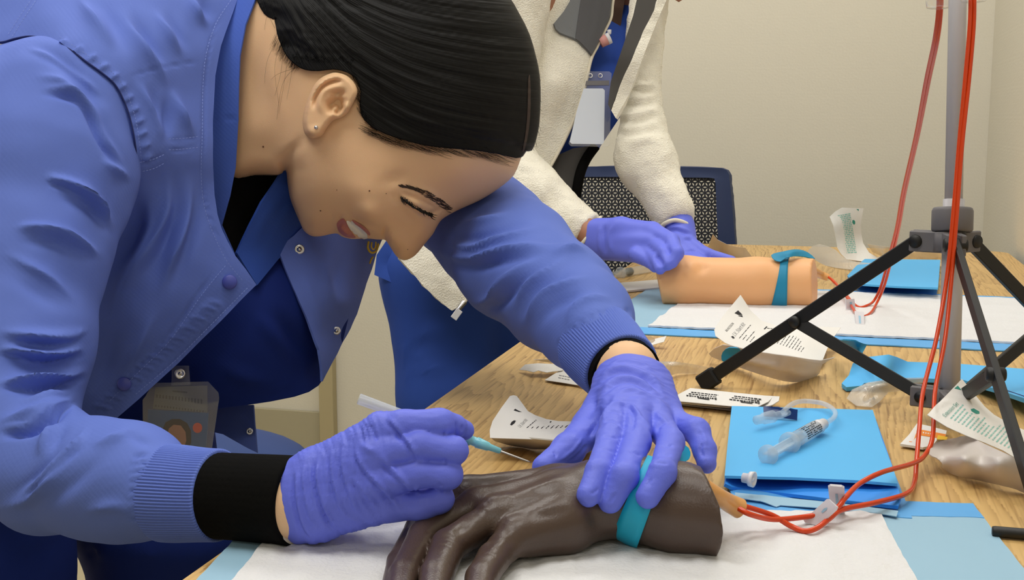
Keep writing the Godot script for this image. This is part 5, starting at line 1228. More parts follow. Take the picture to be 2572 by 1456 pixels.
func woman_clothes(o: Node3D):
	# ---- near sleeve
	sleeve_near = [[0.014, chain([[-80, 330, 0.985, 66], [150, 304, 0.985, 66], [112, 430, 0.962, 70], [76, 640, 0.93, 58.5], [42, 860, 0.90, 54], [5, 1060, 0.875, 52]])], [0.01, chain([[5, 1075, 0.87, 50], [120, 1180, 0.84, 43], [250, 1204, 0.81, 39], [330, 1212, 0.797, 38], [398, 1236, 0.784, 31]])]]
	var folds := [[15, -7, 40, 130, 100, 125, 170, 165, 231, 231, 290, 275], [14, 4, 70, 190, 150, 205, 210, 255, 262, 320], [15, -7, 90, 226, 200, 240, 240, 298, 288, 385, 335, 445], [10, 3.5, 250, 400, 300, 430, 335, 455], [12, 5, 100, 440, 210, 482, 270, 555, 292, 590], [11, -5, 140, 490, 215, 520, 265, 575, 285, 610], [12, 5, 20, 570, 140, 585, 215, 625, 262, 650], [11, -4, 30, 605, 140, 615, 240, 665], [12, 4, 0, 625, 120, 700, 200, 770], [14, -3, 0, 680, 100, 740, 180, 790],
		[11, 5, -10, 868, 104, 888, 215, 872], [10, -5, -10, 900, 110, 915, 215, 900], [12, 5, -20, 830, 130, 846, 215, 820], [10, -5, 0, 850, 120, 870, 210, 848], [13, 5.5, -20, 966, 130, 952, 222, 924], [12, -5, 0, 990, 100, 980, 200, 955], [12, 4, 40, 1010, 120, 1000, 190, 975], [11, -8, -20, 1090, 104, 1066, 177, 1014, 200, 985], [12, 5, -20, 1060, 90, 1040, 170, 1000], [10, 4, 90, 1150, 120, 1090, 160, 1050], [10, -4, 110, 1150, 140, 1095, 180, 1060],
		[13, 4.5, -20, 1280, 80, 1248, 160, 1165, 222, 1112], [12, -4, 0, 1255, 70, 1215, 130, 1150, 190, 1090], [14, -3, 60, 1290, 150, 1240, 230, 1170, 290, 1120], [10, 2.5, 225, 1120, 300, 1095, 345, 1068], [9, -2.5, 310, 1075, 350, 1105, 400, 1118], [12, 2.5, 200, 1290, 280, 1270, 350, 1290], [5, -1.5, 335, 1150, 352, 1146, 372, 1140], [5, -1.5, 330, 1170, 345, 1166, 370, 1160], [5, -1.5, 325, 1190, 340, 1186, 364, 1180], [5, -1.5, 322, 1212, 340, 1208, 362, 1204], [5, -1.5, 322, 1234, 340, 1230, 362, 1226], [5, -1.5, 324, 1256, 340, 1254, 362, 1250], [5, -1.5, 326, 1280, 342, 1278, 364, 1276], [5, -1.5, 330, 1304, 346, 1302, 368, 1300]]
	folds += [[6.5, -3.5, -10, 1092, 60, 1086, 104, 1066, 150, 1036, 192, 1000], [7, 3.5, -10, 1074, 60, 1070, 110, 1048, 160, 1018, 200, 985], [7, 3.5, -10, 874, 60, 884, 130, 892, 218, 872], [6, -3, -10, 888, 60, 898, 130, 905, 215, 888], [7, 3.5, -10, 962, 60, 958, 130, 955, 224, 926], [6.5, -3, -10, 978, 70, 974, 140, 970, 222, 944], [6, 2.5, 20, 838, 100, 850, 170, 850, 224, 818], [7, 3, 40, 1250, 100, 1200, 160, 1140, 200, 1100, 224, 1060], [6.5, -2.5, 50, 1262, 112, 1212, 174, 1152, 214, 1110],
		[7, 3.5, 110, 440, 180, 462, 235, 505, 275, 560], [6, -2.5, 108, 455, 176, 478, 228, 520, 266, 574], [7, 3, 36, 568, 100, 572, 170, 592, 250, 642], [7, 3, 96, 222, 170, 228, 226, 262, 270, 345, 320, 425], [6.5, -3, 90, 236, 165, 244, 216, 278, 258, 358, 310, 436], [7, 2.5, 60, 118, 130, 140, 200, 190, 260, 246]]
	var wob := FastNoiseLite.new(); wob.seed = 4; wob.frequency = 14.0; wob.fractal_octaves = 2
	var soft := func(p: Vector3, _n: Vector3) -> float: return 0.0022 * wob.get_noise_3dv(p)
	put("sleeve", skin(sleeve_near, 0.0028, 0.012, peaked(folds), soft, [], 1.35), M.jacket, o, "right sleeve, bent at the elbow")
	put("ribbed_cuff", ribbed([[414, 1237, 0.7835, 31.4], [450, 1239, 0.779, 31.2], [510, 1242, 0.773, 29.8], [553, 1243, 0.768, 29.3]], 92, 0.00042), M.jacket, o)
	put("undershirt_cuff", ribbed([[520, 1243, 0.771, 27.6], [600, 1247, 0.763, 27.4], [690, 1253, 0.754, 27.8], [746, 1258, 0.7485, 28.2]], 40, 0.0001, 3), M.black_cloth, o, "black undershirt cuff on the right wrist")
	put("hem_band", ribbed([[738, 1257, 0.7495, 27.2], [752, 1259, 0.7475, 26.8]], 40, 0.0, 3, 3), M.cream_band, o)
	# ---- far sleeve
	var far := [[0.014, chain([[1090, 470, 1.31, 56], [1150, 502, 1.28, 58], [1296, 650, 1.13, 57]])], [0.012, chain([[1298, 660, 1.12, 55], [1400, 742, 1.05, 48], [1463, 802, 1.0, 41], [1505, 862, 0.956, 33]])]]
	put("sleeve", skin(far, 0.0034, 0.014, peaked([[9, 6, 1090, 606, 1188, 620, 1265, 605, 1380, 562], [10, -6, 1085, 585, 1188, 600, 1265, 580, 1350, 548], [9, 6, 1072, 618, 1168, 649, 1265, 635, 1415, 606], [9, -6, 1080, 640, 1170, 670, 1270, 655, 1400, 628], [10, 6, 1172, 758, 1226, 751, 1303, 681, 1360, 648], [10, -7, 1180, 780, 1240, 772, 1310, 712, 1370, 672], [10, 5, 1284, 788, 1322, 728, 1380, 685, 1440, 632], [11, -6, 1300, 810, 1345, 745, 1400, 700, 1460, 660], [10, 5, 1303, 838, 1361, 747, 1426, 712, 1500, 690], [12, -5, 1330, 850, 1380, 780, 1440, 745, 1510, 735], [11, 4, 1420, 830, 1450, 775, 1500, 748, 1550, 748], [10, 4, 1140, 560, 1220, 555, 1300, 530], [12, -4, 1150, 535, 1220, 530, 1290, 500], [9, -4, 1330, 620, 1400, 600, 1440, 610], [9, 4, 1380, 640, 1440, 625, 1480, 640],
		[5, -1.6, 1400, 858, 1420, 880], [5, -1.6, 1415, 838, 1434, 858], [5, -1.6, 1432, 820, 1448, 838], [5, -1.6, 1455, 802, 1466, 822], [5, -1.6, 1478, 788, 1487, 808], [5, -1.6, 1502, 778, 1508, 798], [5, -1.6, 1528, 770, 1532, 792], [5, -1.6, 1554, 768, 1556, 788], [5, -1.6, 1578, 772, 1578, 792]]), soft, [], 1.35), M.jacket, o, "left sleeve, reaching across the table")
	put("ribbed_cuff", ribbed([[1498, 860, 0.962, 34.2], [1518, 882, 0.949, 33.6], [1544, 911, 0.93, 31.4], [1562, 931, 0.918, 30.4]], 88, 0.00045), M.jacket, o)
	put("undershirt_cuff", ribbed([[1530, 898, 0.94, 28.2], [1562, 932, 0.9175, 28.0], [1574, 945, 0.9085, 28.2]], 40, 0.0001, 3), M.black_cloth, o, "black undershirt cuff on the left wrist")
	# ---- near front of the jacket
	var pts := [[-150, 0, 1.0], [100, 0, 0.985], [300, 0, 1.0], [450, -60, 1.045], [590, 0, 1.075], [200, -90, 1.02], [400, 110, 1.0], [470, 250, 1.018], [500, 400, 1.022], [545, 200, 1.047], [533, 450, 1.04], [400, 450, 1.0], [430, 600, 1.02], [560, 600, 1.045], [640, 712, 1.058], [450, 910, 1.05], [300, 1040, 1.045], [300, 700, 1.02], [220, 900, 1.035], [120, 1000, 1.05], [250, 560, 1.02], [340, 800, 1.022]]
	for s in [[0, 106], [72, 91], [144, 106], [216, 154], [288, 211], [327, 298], [340, 380]]:
		var z := field_depth(sleeve_near, s[0], s[1]); pts.append([s[0], s[1], (z if z > 0 else 0.972) - 0.007])
	pts.append([346, 450, 0.985])
	var pd := plate(pts)
	var panel := [-150, 96, 0, 106, 36, 97, 72, 91, 110, 95, 144, 106, 182, 128, 216, 154, 255, 182, 288, 211, 310, 250, 327, 298, 338, 352, 344, 409, 340, 457, 300, 520, 230, 600, 150, 800, 120, 1000, 180, 1130, 262, 1076, 350, 1001, 450, 910, 560, 800, 645, 715, 618, 676, 590, 640, 572, 606, 557, 575, 546, 540, 538, 490, 534, 420, 536, 300, 540, 190, 555, 115, 575, 60, 604, -20, 560, -120, 300, -130, 0, -120, -150, -60]
	var pf := [[14, 5, 190, -20, 240, 60, 290, 130], [14, -4, 240, -10, 290, 70, 330, 150], [12, 5, 300, 20, 350, 110, 400, 180, 430, 240], [10, -6, 320, 20, 372, 105, 418, 175], [10, 4.5, 385, 20, 420, 90, 460, 150], [10, -4, 410, 20, 440, 80, 475, 140], [11, 5, 470, -20, 500, 40, 530, 70], [11, -4, 500, -20, 520, 30, 540, 55], [9, 5, 425, 215, 455, 290, 492, 350], [8, -7, 415, 225, 424, 300, 424, 370], [9, 4, 340, 190, 385, 280, 410, 360], [12, -5, 375, 200, 395, 280, 405, 340],
		[14, 6, 415, 400, 420, 520, 380, 620, 320, 720, 290, 800], [14, -8, 440, 420, 442, 520, 410, 620, 350, 720], [13, 6, 475, 420, 470, 540, 430, 660, 390, 760], [14, -7, 490, 440, 485, 560, 455, 660, 420, 740], [16, -9, 352, 470, 345, 560, 310, 640, 262, 720], [14, 5, 370, 480, 375, 560, 350, 640, 300, 720, 270, 820], [18, -6, 300, 800, 270, 900, 230, 990], [14, 4, 400, 760, 340, 880, 300, 960],
		[2.4, -1.4, 584, 0, 543, 67, 517, 168, 512, 336, 510, 457, 524, 543, 567, 644, 610, 700], [2.2, -0.9, 312, 197, 365, 180, 456, 161, 514, 154], [2.5, -1.0, 344, 412, 380, 404, 415, 386], [2.5, -1.0, 420, 352, 460, 350, 495, 346], [2.5, -1.0, 424, 378, 460, 376, 496, 372],
		[2.6, -1.3, 560, 660, 500, 735, 420, 850, 340, 930, 270, 1000], [2.6, -1.2, 622, 722, 540, 805, 440, 905, 340, 990]]
	for i in 12:      # puckers beside the seams
		var t := i / 11.0
		var a := Vector2(150, 116).bezier_interpolate(Vector2(300, 170), Vector2(350, 290), Vector2(360, 400), t); pf.append([4.5, 2.2, a.x - 4, a.y + 3, a.x + 10, a.y - 6, a.x + 22, a.y - 12])
	for i in 22:
		var t := i / 21.0; var a := Vector2(540, 770).lerp(Vector2(262, 1030), t); pf.append([4.0, 1.8 if i % 2 else 1.2, a.x - 30, a.y - 8, a.x - 8, a.y - 12, a.x + 22, a.y - 2])
	put("jacket_front", sheet(rounded(panel, 1), 7.0, pd, 0.0022, boosted(peaked(pf), 1.35), null, [], soft), M.jacket, o, "right front of the jacket with stitched seams")
	var thr := ST()
	for s in [[[580, 0, 539, 67, 513, 168, 508, 336, 506, 457, 520, 543, 563, 644, 606, 700], 0.0], [[562, 664, 502, 738, 422, 853, 342, 933, 272, 1003], -5.0], [[624, 726, 542, 809, 442, 909, 342, 994], 4.0], [[150, 92, 222, 140, 296, 197, 338, 288, 356, 405], 0.0], [[424, 349, 460, 347, 495, 343], 0.0], [[424, 376, 460, 374, 496, 370], 0.0], [[350, 432, 384, 424, 412, 410], 0.0], [[350, 408, 384, 400, 412, 388], 0.0], [[20, 86, 50, 40, 84, -10], 0.0], [[30, 92, 60, 46, 94, -6], 0.0]]:
		var z := stitches(s[0], pd, s[1], 0.0016); thr.append_from(z.commit(), 0, Transform3D())
	put("stitching", thr, M.thread, o, "", "stuff")
	var pipe := ST(); var pp := []
	for s in [[-60, 104], [0, 106], [36, 97], [72, 91], [110, 95], [144, 106], [182, 128], [216, 154], [255, 182], [288, 211], [310, 250], [327, 298], [338, 352], [344, 409], [341, 452]]: pp.append(P(s[0], s[1], float(pd.call(Vector2(s[0], s[1]))) - 0.0006))
	hose(pipe, spline(pp, 5), 0.0007, 0.0007, 6); put("armhole_seam", pipe, M.seam, o)
	for s in [[577, 708, 18.5], [312, 964, 17.5]]:
		var b := ST(); var c := P(s[0], s[1], pd.call(Vector2(s[0], s[1])) - 0.0012); var n := (cam.origin - c).normalized(); var r: float = s[2] * 1.05 / F
		lathe(b, c - n * 0.001, c + n * 0.0022, [[0, r], [0.7, r], [1.0, r * 0.86], [1.0, 0]], 26); put("snap_button", b, M.snap, o)
	put("jacket_back", skin([[0.02, chain([[330, -190, 1.17, 84], [250, 80, 1.165, 84], [290, 640, 1.19, 82], [290, 860, 1.2, 78]]) + chain([[330, -190, 1.17, 84], [640, -210, 1.24, 70], [900, -120, 1.32, 60], [1090, 440, 1.33, 50]])]], 0.008, 0.01, [], soft), M.jacket, o)
	# ---- collar of the scrub top, undershirt in the neck opening
	var cd := plate([[648, -20, 1.075], [618, 60, 1.066], [602, 140, 1.062], [598, 300, 1.066], [592, 420, 1.075], [557, 565, 1.085], [540, 200, 1.066], [520, 400, 1.07], [560, -40, 1.09], [600, 680, 1.09]])
	put("collar", sheet(rounded([660, -40, 640, 0, 616, 62, 602, 140, 599, 220, 598, 300, 592, 420, 578, 492, 557, 566, 590, 640, 560, 680, 500, 560, 495, 330, 515, 150, 570, -50], 1), 9, cd, 0.002, [[2.4, -1.2, 536, 304, 565, 300, 598, 292], [2.0, -0.8, 585, 0, 572, 120, 570, 290]]), M.collar, o, "bright blue scrub collar at the nape")
	put("undershirt", sheet(rounded([540, 380, 600, 396, 650, 402, 726, 412, 750, 470, 700, 560, 600, 660, 540, 600], 1), 12, plate([[560, 400, 1.10], [720, 420, 1.13], [600, 640, 1.10], [660, 500, 1.125], [700, 560, 1.14]]), 0.003), M.black_cloth, o)
	put("collar", sheet(rounded([714, 424, 690, 462, 658, 508, 626, 570, 595, 634, 612, 662, 646, 716, 664, 694, 700, 650, 760, 600, 780, 560, 760, 480, 735, 430], 1), 10, plate([[714, 424, 1.115], [595, 634, 1.088], [646, 716, 1.092], [760, 600, 1.16], [690, 560, 1.115], [760, 480, 1.14]]), 0.003, [[3, -1.2, 740, 460, 690, 560, 640, 650], [5, 1.0, 720, 470, 670, 540, 620, 640]]), M.royal, o, "deep blue scrub collar crossing the chest")
	# ---- scrub top hanging inside the open jacket
	var td := plate([[400, 700, 1.13], [640, 720, 1.10], [600, 850, 1.09], [500, 960, 1.10], [700, 700, 1.12], [800, 600, 1.2], [760, 800, 1.13], [810, 940, 1.17], [780, 980, 1.15], [560, 1022, 1.12], [300, 1060, 1.14], [700, 920, 1.115], [900, 600, 1.24]])
	put("scrub_top", sheet(rounded([560, 560, 640, 640, 700, 600, 860, 560, 900, 700, 860, 860, 820, 925, 813, 950, 800, 968, 776, 984, 740, 996, 680, 1008, 620, 1017, 560, 1024, 480, 1040, 360, 1090, 250, 1120, 200, 1000, 260, 800, 400, 640], 1), 10, td, 0.006, [[22, 5, 620, 760, 700, 850, 760, 940], [24, -6, 680, 760, 740, 850, 790, 930], [20, 4, 520, 900, 600, 940, 700, 970], [3, -1.0, 560, 1004, 680, 990, 770, 966]]), M.scrub, o, "dark blue scrub top in the shade of the jacket")
	# ---- far front of the jacket
	var fd := plate([[697, 623, 1.13], [735, 721, 1.125], [770, 797, 1.125], [804, 878, 1.13], [816, 929, 1.14], [944, 644, 1.25], [919, 712, 1.235], [897, 789, 1.215], [863, 857, 1.19], [830, 700, 1.15], [800, 600, 1.16], [960, 560, 1.28], [1010, 480, 1.3], [870, 760, 1.17]])
	put("jacket_front", sheet(rounded([697, 623, 712, 612, 740, 590, 790, 540, 900, 500, 1010, 470, 1010, 540, 972, 580, 958, 606, 944, 644, 934, 676, 919, 712, 909, 748, 897, 789, 882, 824, 863, 857, 842, 898, 821, 938, 812, 958, 810, 930, 804, 878, 788, 836, 770, 797, 752, 760, 735, 721, 714, 668], 1), 8, fd, 0.0025, [[10, 3.5, 830, 620, 820, 700, 850, 780], [10, -3, 860, 620, 850, 700, 870, 760], [2.4, -1.0, 790, 640, 830, 740, 860, 800, 870, 830], [6, 1.5, 760, 680, 790, 760, 816, 850]], null, [], soft), M.jacket, o, "left front of the jacket, hanging open")
	put("hem_corner", sheet(rounded([490, 1030, 560, 1020, 636, 1016, 639, 1060, 645, 1136, 620, 1124, 560, 1090, 490, 1075], 1), 9, plate([[490, 1030, 1.2], [636, 1016, 1.19], [645, 1136, 1.17], [490, 1075, 1.2]]), 0.0025, [[8, 1.5, 520, 1040, 600, 1050, 640, 1080]]), M.jacket, o)
	for s in [[752, 626, 13.0, 0], [845, 830, 11.0, 0], [627, 1083, 9.0, 1]]:
		var q := Vector2(s[0], s[1]); var c := P(q.x, q.y, (fd.call(q) if s[3] == 0 else 1.176) - 0.0012); var n := (cam.origin - c).normalized(); var r: float = s[2] * 1.14 / F; var b := ST()
		lathe(b, c - n * 0.001, c + n * 0.002, [[0, r], [0.4, r], [0.8, r * 0.86], [0.6, r * 0.6], [0.6, r * 0.45], [1.2, r * 0.4], [1.3, 0]], 22); put("metal_snap", b, M.steel, o)
	var mk := ST()      # the yellow embroidered mark
	hose(mk, spline([P(926, 606, 1.2), P(924, 622, 1.2), P(932, 634, 1.205), P(945, 630, 1.215), P(950, 612, 1.22)], 5).slice(0), 0.0011, 0.0011, 6); hose(mk, spline([P(934, 608, 1.2), P(933, 620, 1.2), P(938, 626, 1.208), P(943, 620, 1.21), P(944, 608, 1.215)], 5), 0.0008, 0.0008, 6); hose(mk, spline([P(937, 645, 1.228), P(932, 652, 1.226), P(929, 662, 1.226)], 4), 0.0009, 0.0009, 6)
	put("embroidery", mk, M.yellow, o)
	# ---- trousers
	var hip := [[0.02, chain([[-70, 1240, 1.0, 80], [-70, 1420, 1.0, 78]]) + [[P(-70, 1420, 1.0), Vector3(P(-70, 1420, 1.0).x, 0.3, -1.0), 0.078, 0.07], [Vector3(P(-70, 1420, 1.0).x, 0.3, -1.0), Vector3(P(-70, 1420, 1.0).x, 0.06, -1.0), 0.07, 0.065]]], [0.02, chain([[404, 1340, 1.15, 88], [388, 1470, 1.15, 58]]) + [[P(388, 1470, 1.15), Vector3(P(388, 1470, 1.15).x, 0.06, -1.14), 0.056, 0.06]]], [0.05, chain([[0, 1060, 1.16, 80], [330, 1090, 1.24, 70], [404, 1330, 1.2, 70]])]]
	put("trousers", skin(hip, 0.009, 0.006, [[20, 5, 20, 1380, 100, 1340, 170, 1300], [16, 4, 230, 1400, 260, 1380, 300, 1340], [14, -4, 210, 1400, 250, 1380]]), M.scrub, o)
	for s in [Vector3(P(-70, 1420, 1.0).x, 0.045, -1.02), Vector3(P(388, 1470, 1.15).x, 0.045, -1.16)]:
		var sh := skin([[0.02, [[s, s + Vector3(0.14, -0.008, 0.02), 0.042, 0.034]]]], 0.008, 0.01); put("shoe", sh, M.white_plastic, o)

func woman_hands(o: Node3D):
	# ---- right hand, closed round the catheter
	var palm := chain([[752, 1200, 0.747, 13.5], [790, 1185, 0.741, 14], [958, 1082, 0.733, 11.5]]) + chain([[752, 1225, 0.743, 14.5], [800, 1220, 0.737, 14], [948, 1140, 0.728, 12]]) + chain([[752, 1275, 0.743, 14.5], [800, 1268, 0.737, 14], [952, 1205, 0.728, 12]]) + chain([[756, 1312, 0.747, 13.5], [800, 1304, 0.741, 13], [985, 1263, 0.733, 11]]) + chain([[752, 1250, 0.745, 20], [880, 1200, 0.745, 18]])
	var ix := chain([[958, 1082, 0.733, 11.5], [1015, 1067, 0.727, 9.3], [1105, 1063, 0.725, 8.9], [1142, 1070, 0.734, 7.6]]); var ix2 := chain([[1148, 1072, 0.737, 6.6], [1166, 1080, 0.742, 6.4]])
	var md := chain([[948, 1140, 0.728, 12], [1055, 1117, 0.72, 8.9], [1140, 1131, 0.72, 8.5], [1118, 1150, 0.745, 8], [1080, 1150, 0.76, 7.5]])
	var rg := chain([[952, 1205, 0.728, 12], [1055, 1187, 0.72, 8.8], [1126, 1192, 0.72, 8.6], [1100, 1206, 0.745, 8], [1060, 1200, 0.76, 7.5]])
	var pk := chain([[985, 1263, 0.733, 11], [1060, 1268, 0.728, 9.2], [1104, 1252, 0.728, 8.6], [1090, 1226, 0.75, 8], [1055, 1212, 0.765, 7.5]])
	var th := chain([[810, 1180, 0.765, 15], [930, 1120, 0.785, 11.5], [1060, 1096, 0.776, 9.2], [1150, 1096, 0.762, 8]])
	var wn := FastNoiseLite.new(); wn.seed = 77; wn.frequency = 1.0; wn.fractal_octaves = 2
	var wrinkle := func(p: Vector3, _n: Vector3) -> float:
		var q := pix(p); var u := q.x * 0.94 - q.y * 0.34; var v := q.x * 0.34 + q.y * 0.94
		var mask := smoothstep(1010.0, 930.0, q.x) * smoothstep(720.0, 760.0, q.x)
		var bend := 14.0 * sin(v * 0.018)
		return (1.0 - absf(wn.get_noise_2d((u + bend) * 0.05, v * 0.006))) * 0.0011 * mask + 0.0002 * wn.get_noise_2d(q.x * 0.02, q.y * 0.04) - 0.0008 * mask
	var wrinkle2 := func(p: Vector3, _n: Vector3) -> float:
		var q := pix(p); var r := q.distance_to(Vector2(1590, 1180)); var a := atan2(q.y - 1180.0, q.x - 1590.0)
		return ((1.0 - absf(wn.get_noise_2d(r * 0.055, a * 2.2))) * 0.0008 - 0.0006) * smoothstep(1060.0, 990.0, q.y) + 0.0002 * wn.get_noise_2d(q.x * 0.02, q.y * 0.05)
	var cr := [[5, -1.3, 960, 1050, 990, 1080, 1024, 1124, 1045, 1165], [6, 1.0, 972, 1046, 1003, 1080, 1036, 1124, 1054, 1160], [6, 1.2, 949, 1137, 996, 1187, 1046, 1240], [4, -0.9, 940, 1150, 985, 1196, 1038, 1248], [5, 1.1, 898, 1110, 895, 1137, 920, 1181, 980, 1244, 1026, 1304], [4, -1.0, 890, 1114, 886, 1140, 912, 1188, 970, 1250, 1012, 1300], [4.5, 0.9, 863, 1100, 860, 1165, 870, 1213, 892, 1268, 912, 1310], [4, -0.8, 856, 1104, 852, 1165, 862, 1216, 884, 1272], [4.5, 0.9, 838, 1112, 832, 1181, 845, 1240, 864, 1295], [4, -0.8, 830, 1116, 824, 1181, 838, 1244, 856, 1300],
		[4.5, -1.5, 797, 1136, 787, 1200, 806, 1276, 844, 1342], [5, 1.2, 806, 1134, 796, 1200, 815, 1276, 854, 1338], [4, 1.0, 770, 1150, 762, 1210, 775, 1280, 800, 1345], [4, -1.2, 738, 1175, 737, 1257, 759, 1333, 790, 1362], [5, 1.2, 748, 1165, 748, 1250, 770, 1325, 806, 1355], [4, -0.9, 925, 1060, 940, 1090, 950, 1110], [3, -0.6, 918, 1062, 922, 1085, 926, 1110], [3, -0.6, 906, 1066, 910, 1090, 914, 1112], [3, 0.5, 912, 1064, 916, 1088, 920, 1110], [8, 1.4, 905, 1110, 926, 1128, 950, 1140], [4, 0.7, 880, 1190, 920, 1240, 965, 1290], [4, -0.6, 872, 1200, 910, 1250, 950, 1296], [3.5, 0.7, 845, 1260, 880, 1300, 930, 1318],
		[3, -0.8, 1114, 1150, 1118, 1160, 1116, 1168], [3, -0.8, 1112, 1082, 1118, 1092], [3, -0.7, 1144, 1056, 1148, 1078, 1142, 1100], [3, -0.7, 1104, 1212, 1108, 1222], [3, -0.6, 1162, 1066, 1160, 1084], [4, 0.8, 1050, 1218, 1046, 1232, 1056, 1242]]
	put("glove", skin([[0.007, palm], [0.003, ix], [0.003, ix2], [0.003, md], [0.003, rg], [0.003, pk], [0.006, th]], 0.0012, 0.0032, cr, wrinkle, [], 1.5), M.glove, o, "purple glove on the right hand, closed round the catheter")
	# ---- left hand, spread on the practice wrist
	var pl := chain([[1545, 962, 0.886, 17], [1548, 1036, 0.826, 11]]) + chain([[1580, 952, 0.886, 19], [1599, 1046, 0.821, 11.5]]) + chain([[1622, 957, 0.886, 17], [1648, 1056, 0.826, 11]]) + chain([[1642, 968, 0.89, 14], [1692, 1062, 0.836, 10]])
	var t2 := chain([[1540, 985, 0.88, 16], [1484, 1070, 0.85, 12.5], [1428, 1128, 0.815, 10.5], [1364, 1172, 0.792, 7.5]])
	var tip := func(x: float, y: float, r: float) -> float: return field_depth(practice, x, y) - r * 0.00062
	var a1 := chain([[1548, 1036, 0.826, 11], [1534, 1105, 0.783, 9.4], [1504, 1185, tip.call(1504, 1185, 12.0), 8.2], [1478, 1243, tip.call(1478, 1243, 7.4), 7.4]])
	var a2 := chain([[1599, 1046, 0.821, 11.5], [1598, 1110, 0.778, 9.4], [1569, 1195, tip.call(1569, 1195, 12.0), 8.3], [1533, 1257, tip.call(1533, 1257, 7.8), 7.8]])
	var a3 := chain([[1648, 1056, 0.826, 11], [1684, 1110, 0.786, 9.0], [1664, 1186, tip.call(1664, 1186, 12.5), 8.2], [1627, 1247, tip.call(1627, 1247, 7.4) - 0.0015, 7.4]])
	var a4 := chain([[1692, 1062, 0.836, 10], [1750, 1082, 0.812, 8.8], [1770, 1130, 0.798, 7.6], [1775, 1164, 0.79, 6.6]])
	var web := chain([[1545, 1030, 0.835, 12], [1500, 1090, 0.83, 9]])
	var c2 := [[6, 1.6, 1496, 965, 1530, 930, 1580, 924, 1640, 950, 1672, 985], [5, -1.6, 1494, 975, 1530, 941, 1580, 935, 1636, 962, 1668, 998], [5, 1.3, 1500, 990, 1545, 952, 1600, 952, 1650, 985], [5, -1.2, 1505, 1000, 1550, 962, 1600, 962, 1650, 998], [5, 1.0, 1540, 990, 1590, 978, 1650, 1005, 1690, 1030], [4, 0.8, 1515, 930, 1560, 905, 1610, 912, 1650, 935],
		[7, -2.0, 1478, 1110, 1500, 1050, 1522, 1010, 1545, 988], [5, 1.0, 1512, 1060, 1522, 1025, 1545, 1012, 1575, 1016], [5, -1.2, 1575, 1018, 1590, 1040, 1590, 1065, 1580, 1085], [4, 1.0, 1584, 1012, 1600, 1034, 1612, 1050], [5, 1.0, 1602, 1046, 1622, 1062, 1635, 1090], [5, -1.0, 1650, 1090, 1655, 1068, 1675, 1060, 1694, 1076], [5, 0.9, 1640, 1030, 1668, 1055, 1700, 1078], [3.5, -0.8, 1526, 1032, 1545, 1032, 1562, 1040], [3.5, -0.8, 1516, 1060, 1536, 1056, 1560, 1070], [3.5, 0.6, 1514, 1068, 1536, 1064, 1560, 1078], [3.5, -0.7, 1510, 1098, 1530, 1096, 1556, 1102], [3.5, -0.6, 1500, 1130, 1520, 1128, 1545, 1136], [3.5, -0.6, 1575, 1130, 1595, 1136, 1612, 1146], [3.5, -0.7, 1658, 1116, 1672, 1120, 1694, 1116], [3.5, -0.7, 1650, 1138, 1664, 1142, 1690, 1140], [3, -0.5, 1645, 1160, 1660, 1162, 1680, 1164],
		[3, -0.6, 1480, 1232, 1490, 1238, 1505, 1222], [3, -0.6, 1545, 1235, 1540, 1250, 1530, 1262], [4, -0.7, 1636, 1200, 1626, 1220], [4, -0.7, 1765, 1110, 1760, 1130, 1768, 1150], [4, 0.6, 1752, 1072, 1768, 1092, 1776, 1120], [4, 0.6, 1470, 1090, 1440, 1130, 1400, 1160], [4, -0.6, 1480, 1110, 1450, 1145, 1420, 1165], [3, -0.8, 1388, 1130, 1396, 1140, 1394, 1150]]
	put("glove", skin([[0.008, pl], [0.006, t2 + web], [0.0035, a1], [0.0035, a2], [0.0035, a3], [0.0035, a4]], 0.00125, 0.0042, c2, wrinkle2, [], 1.4), M.glove, o, "purple glove on the left hand, spread over the practice wrist")

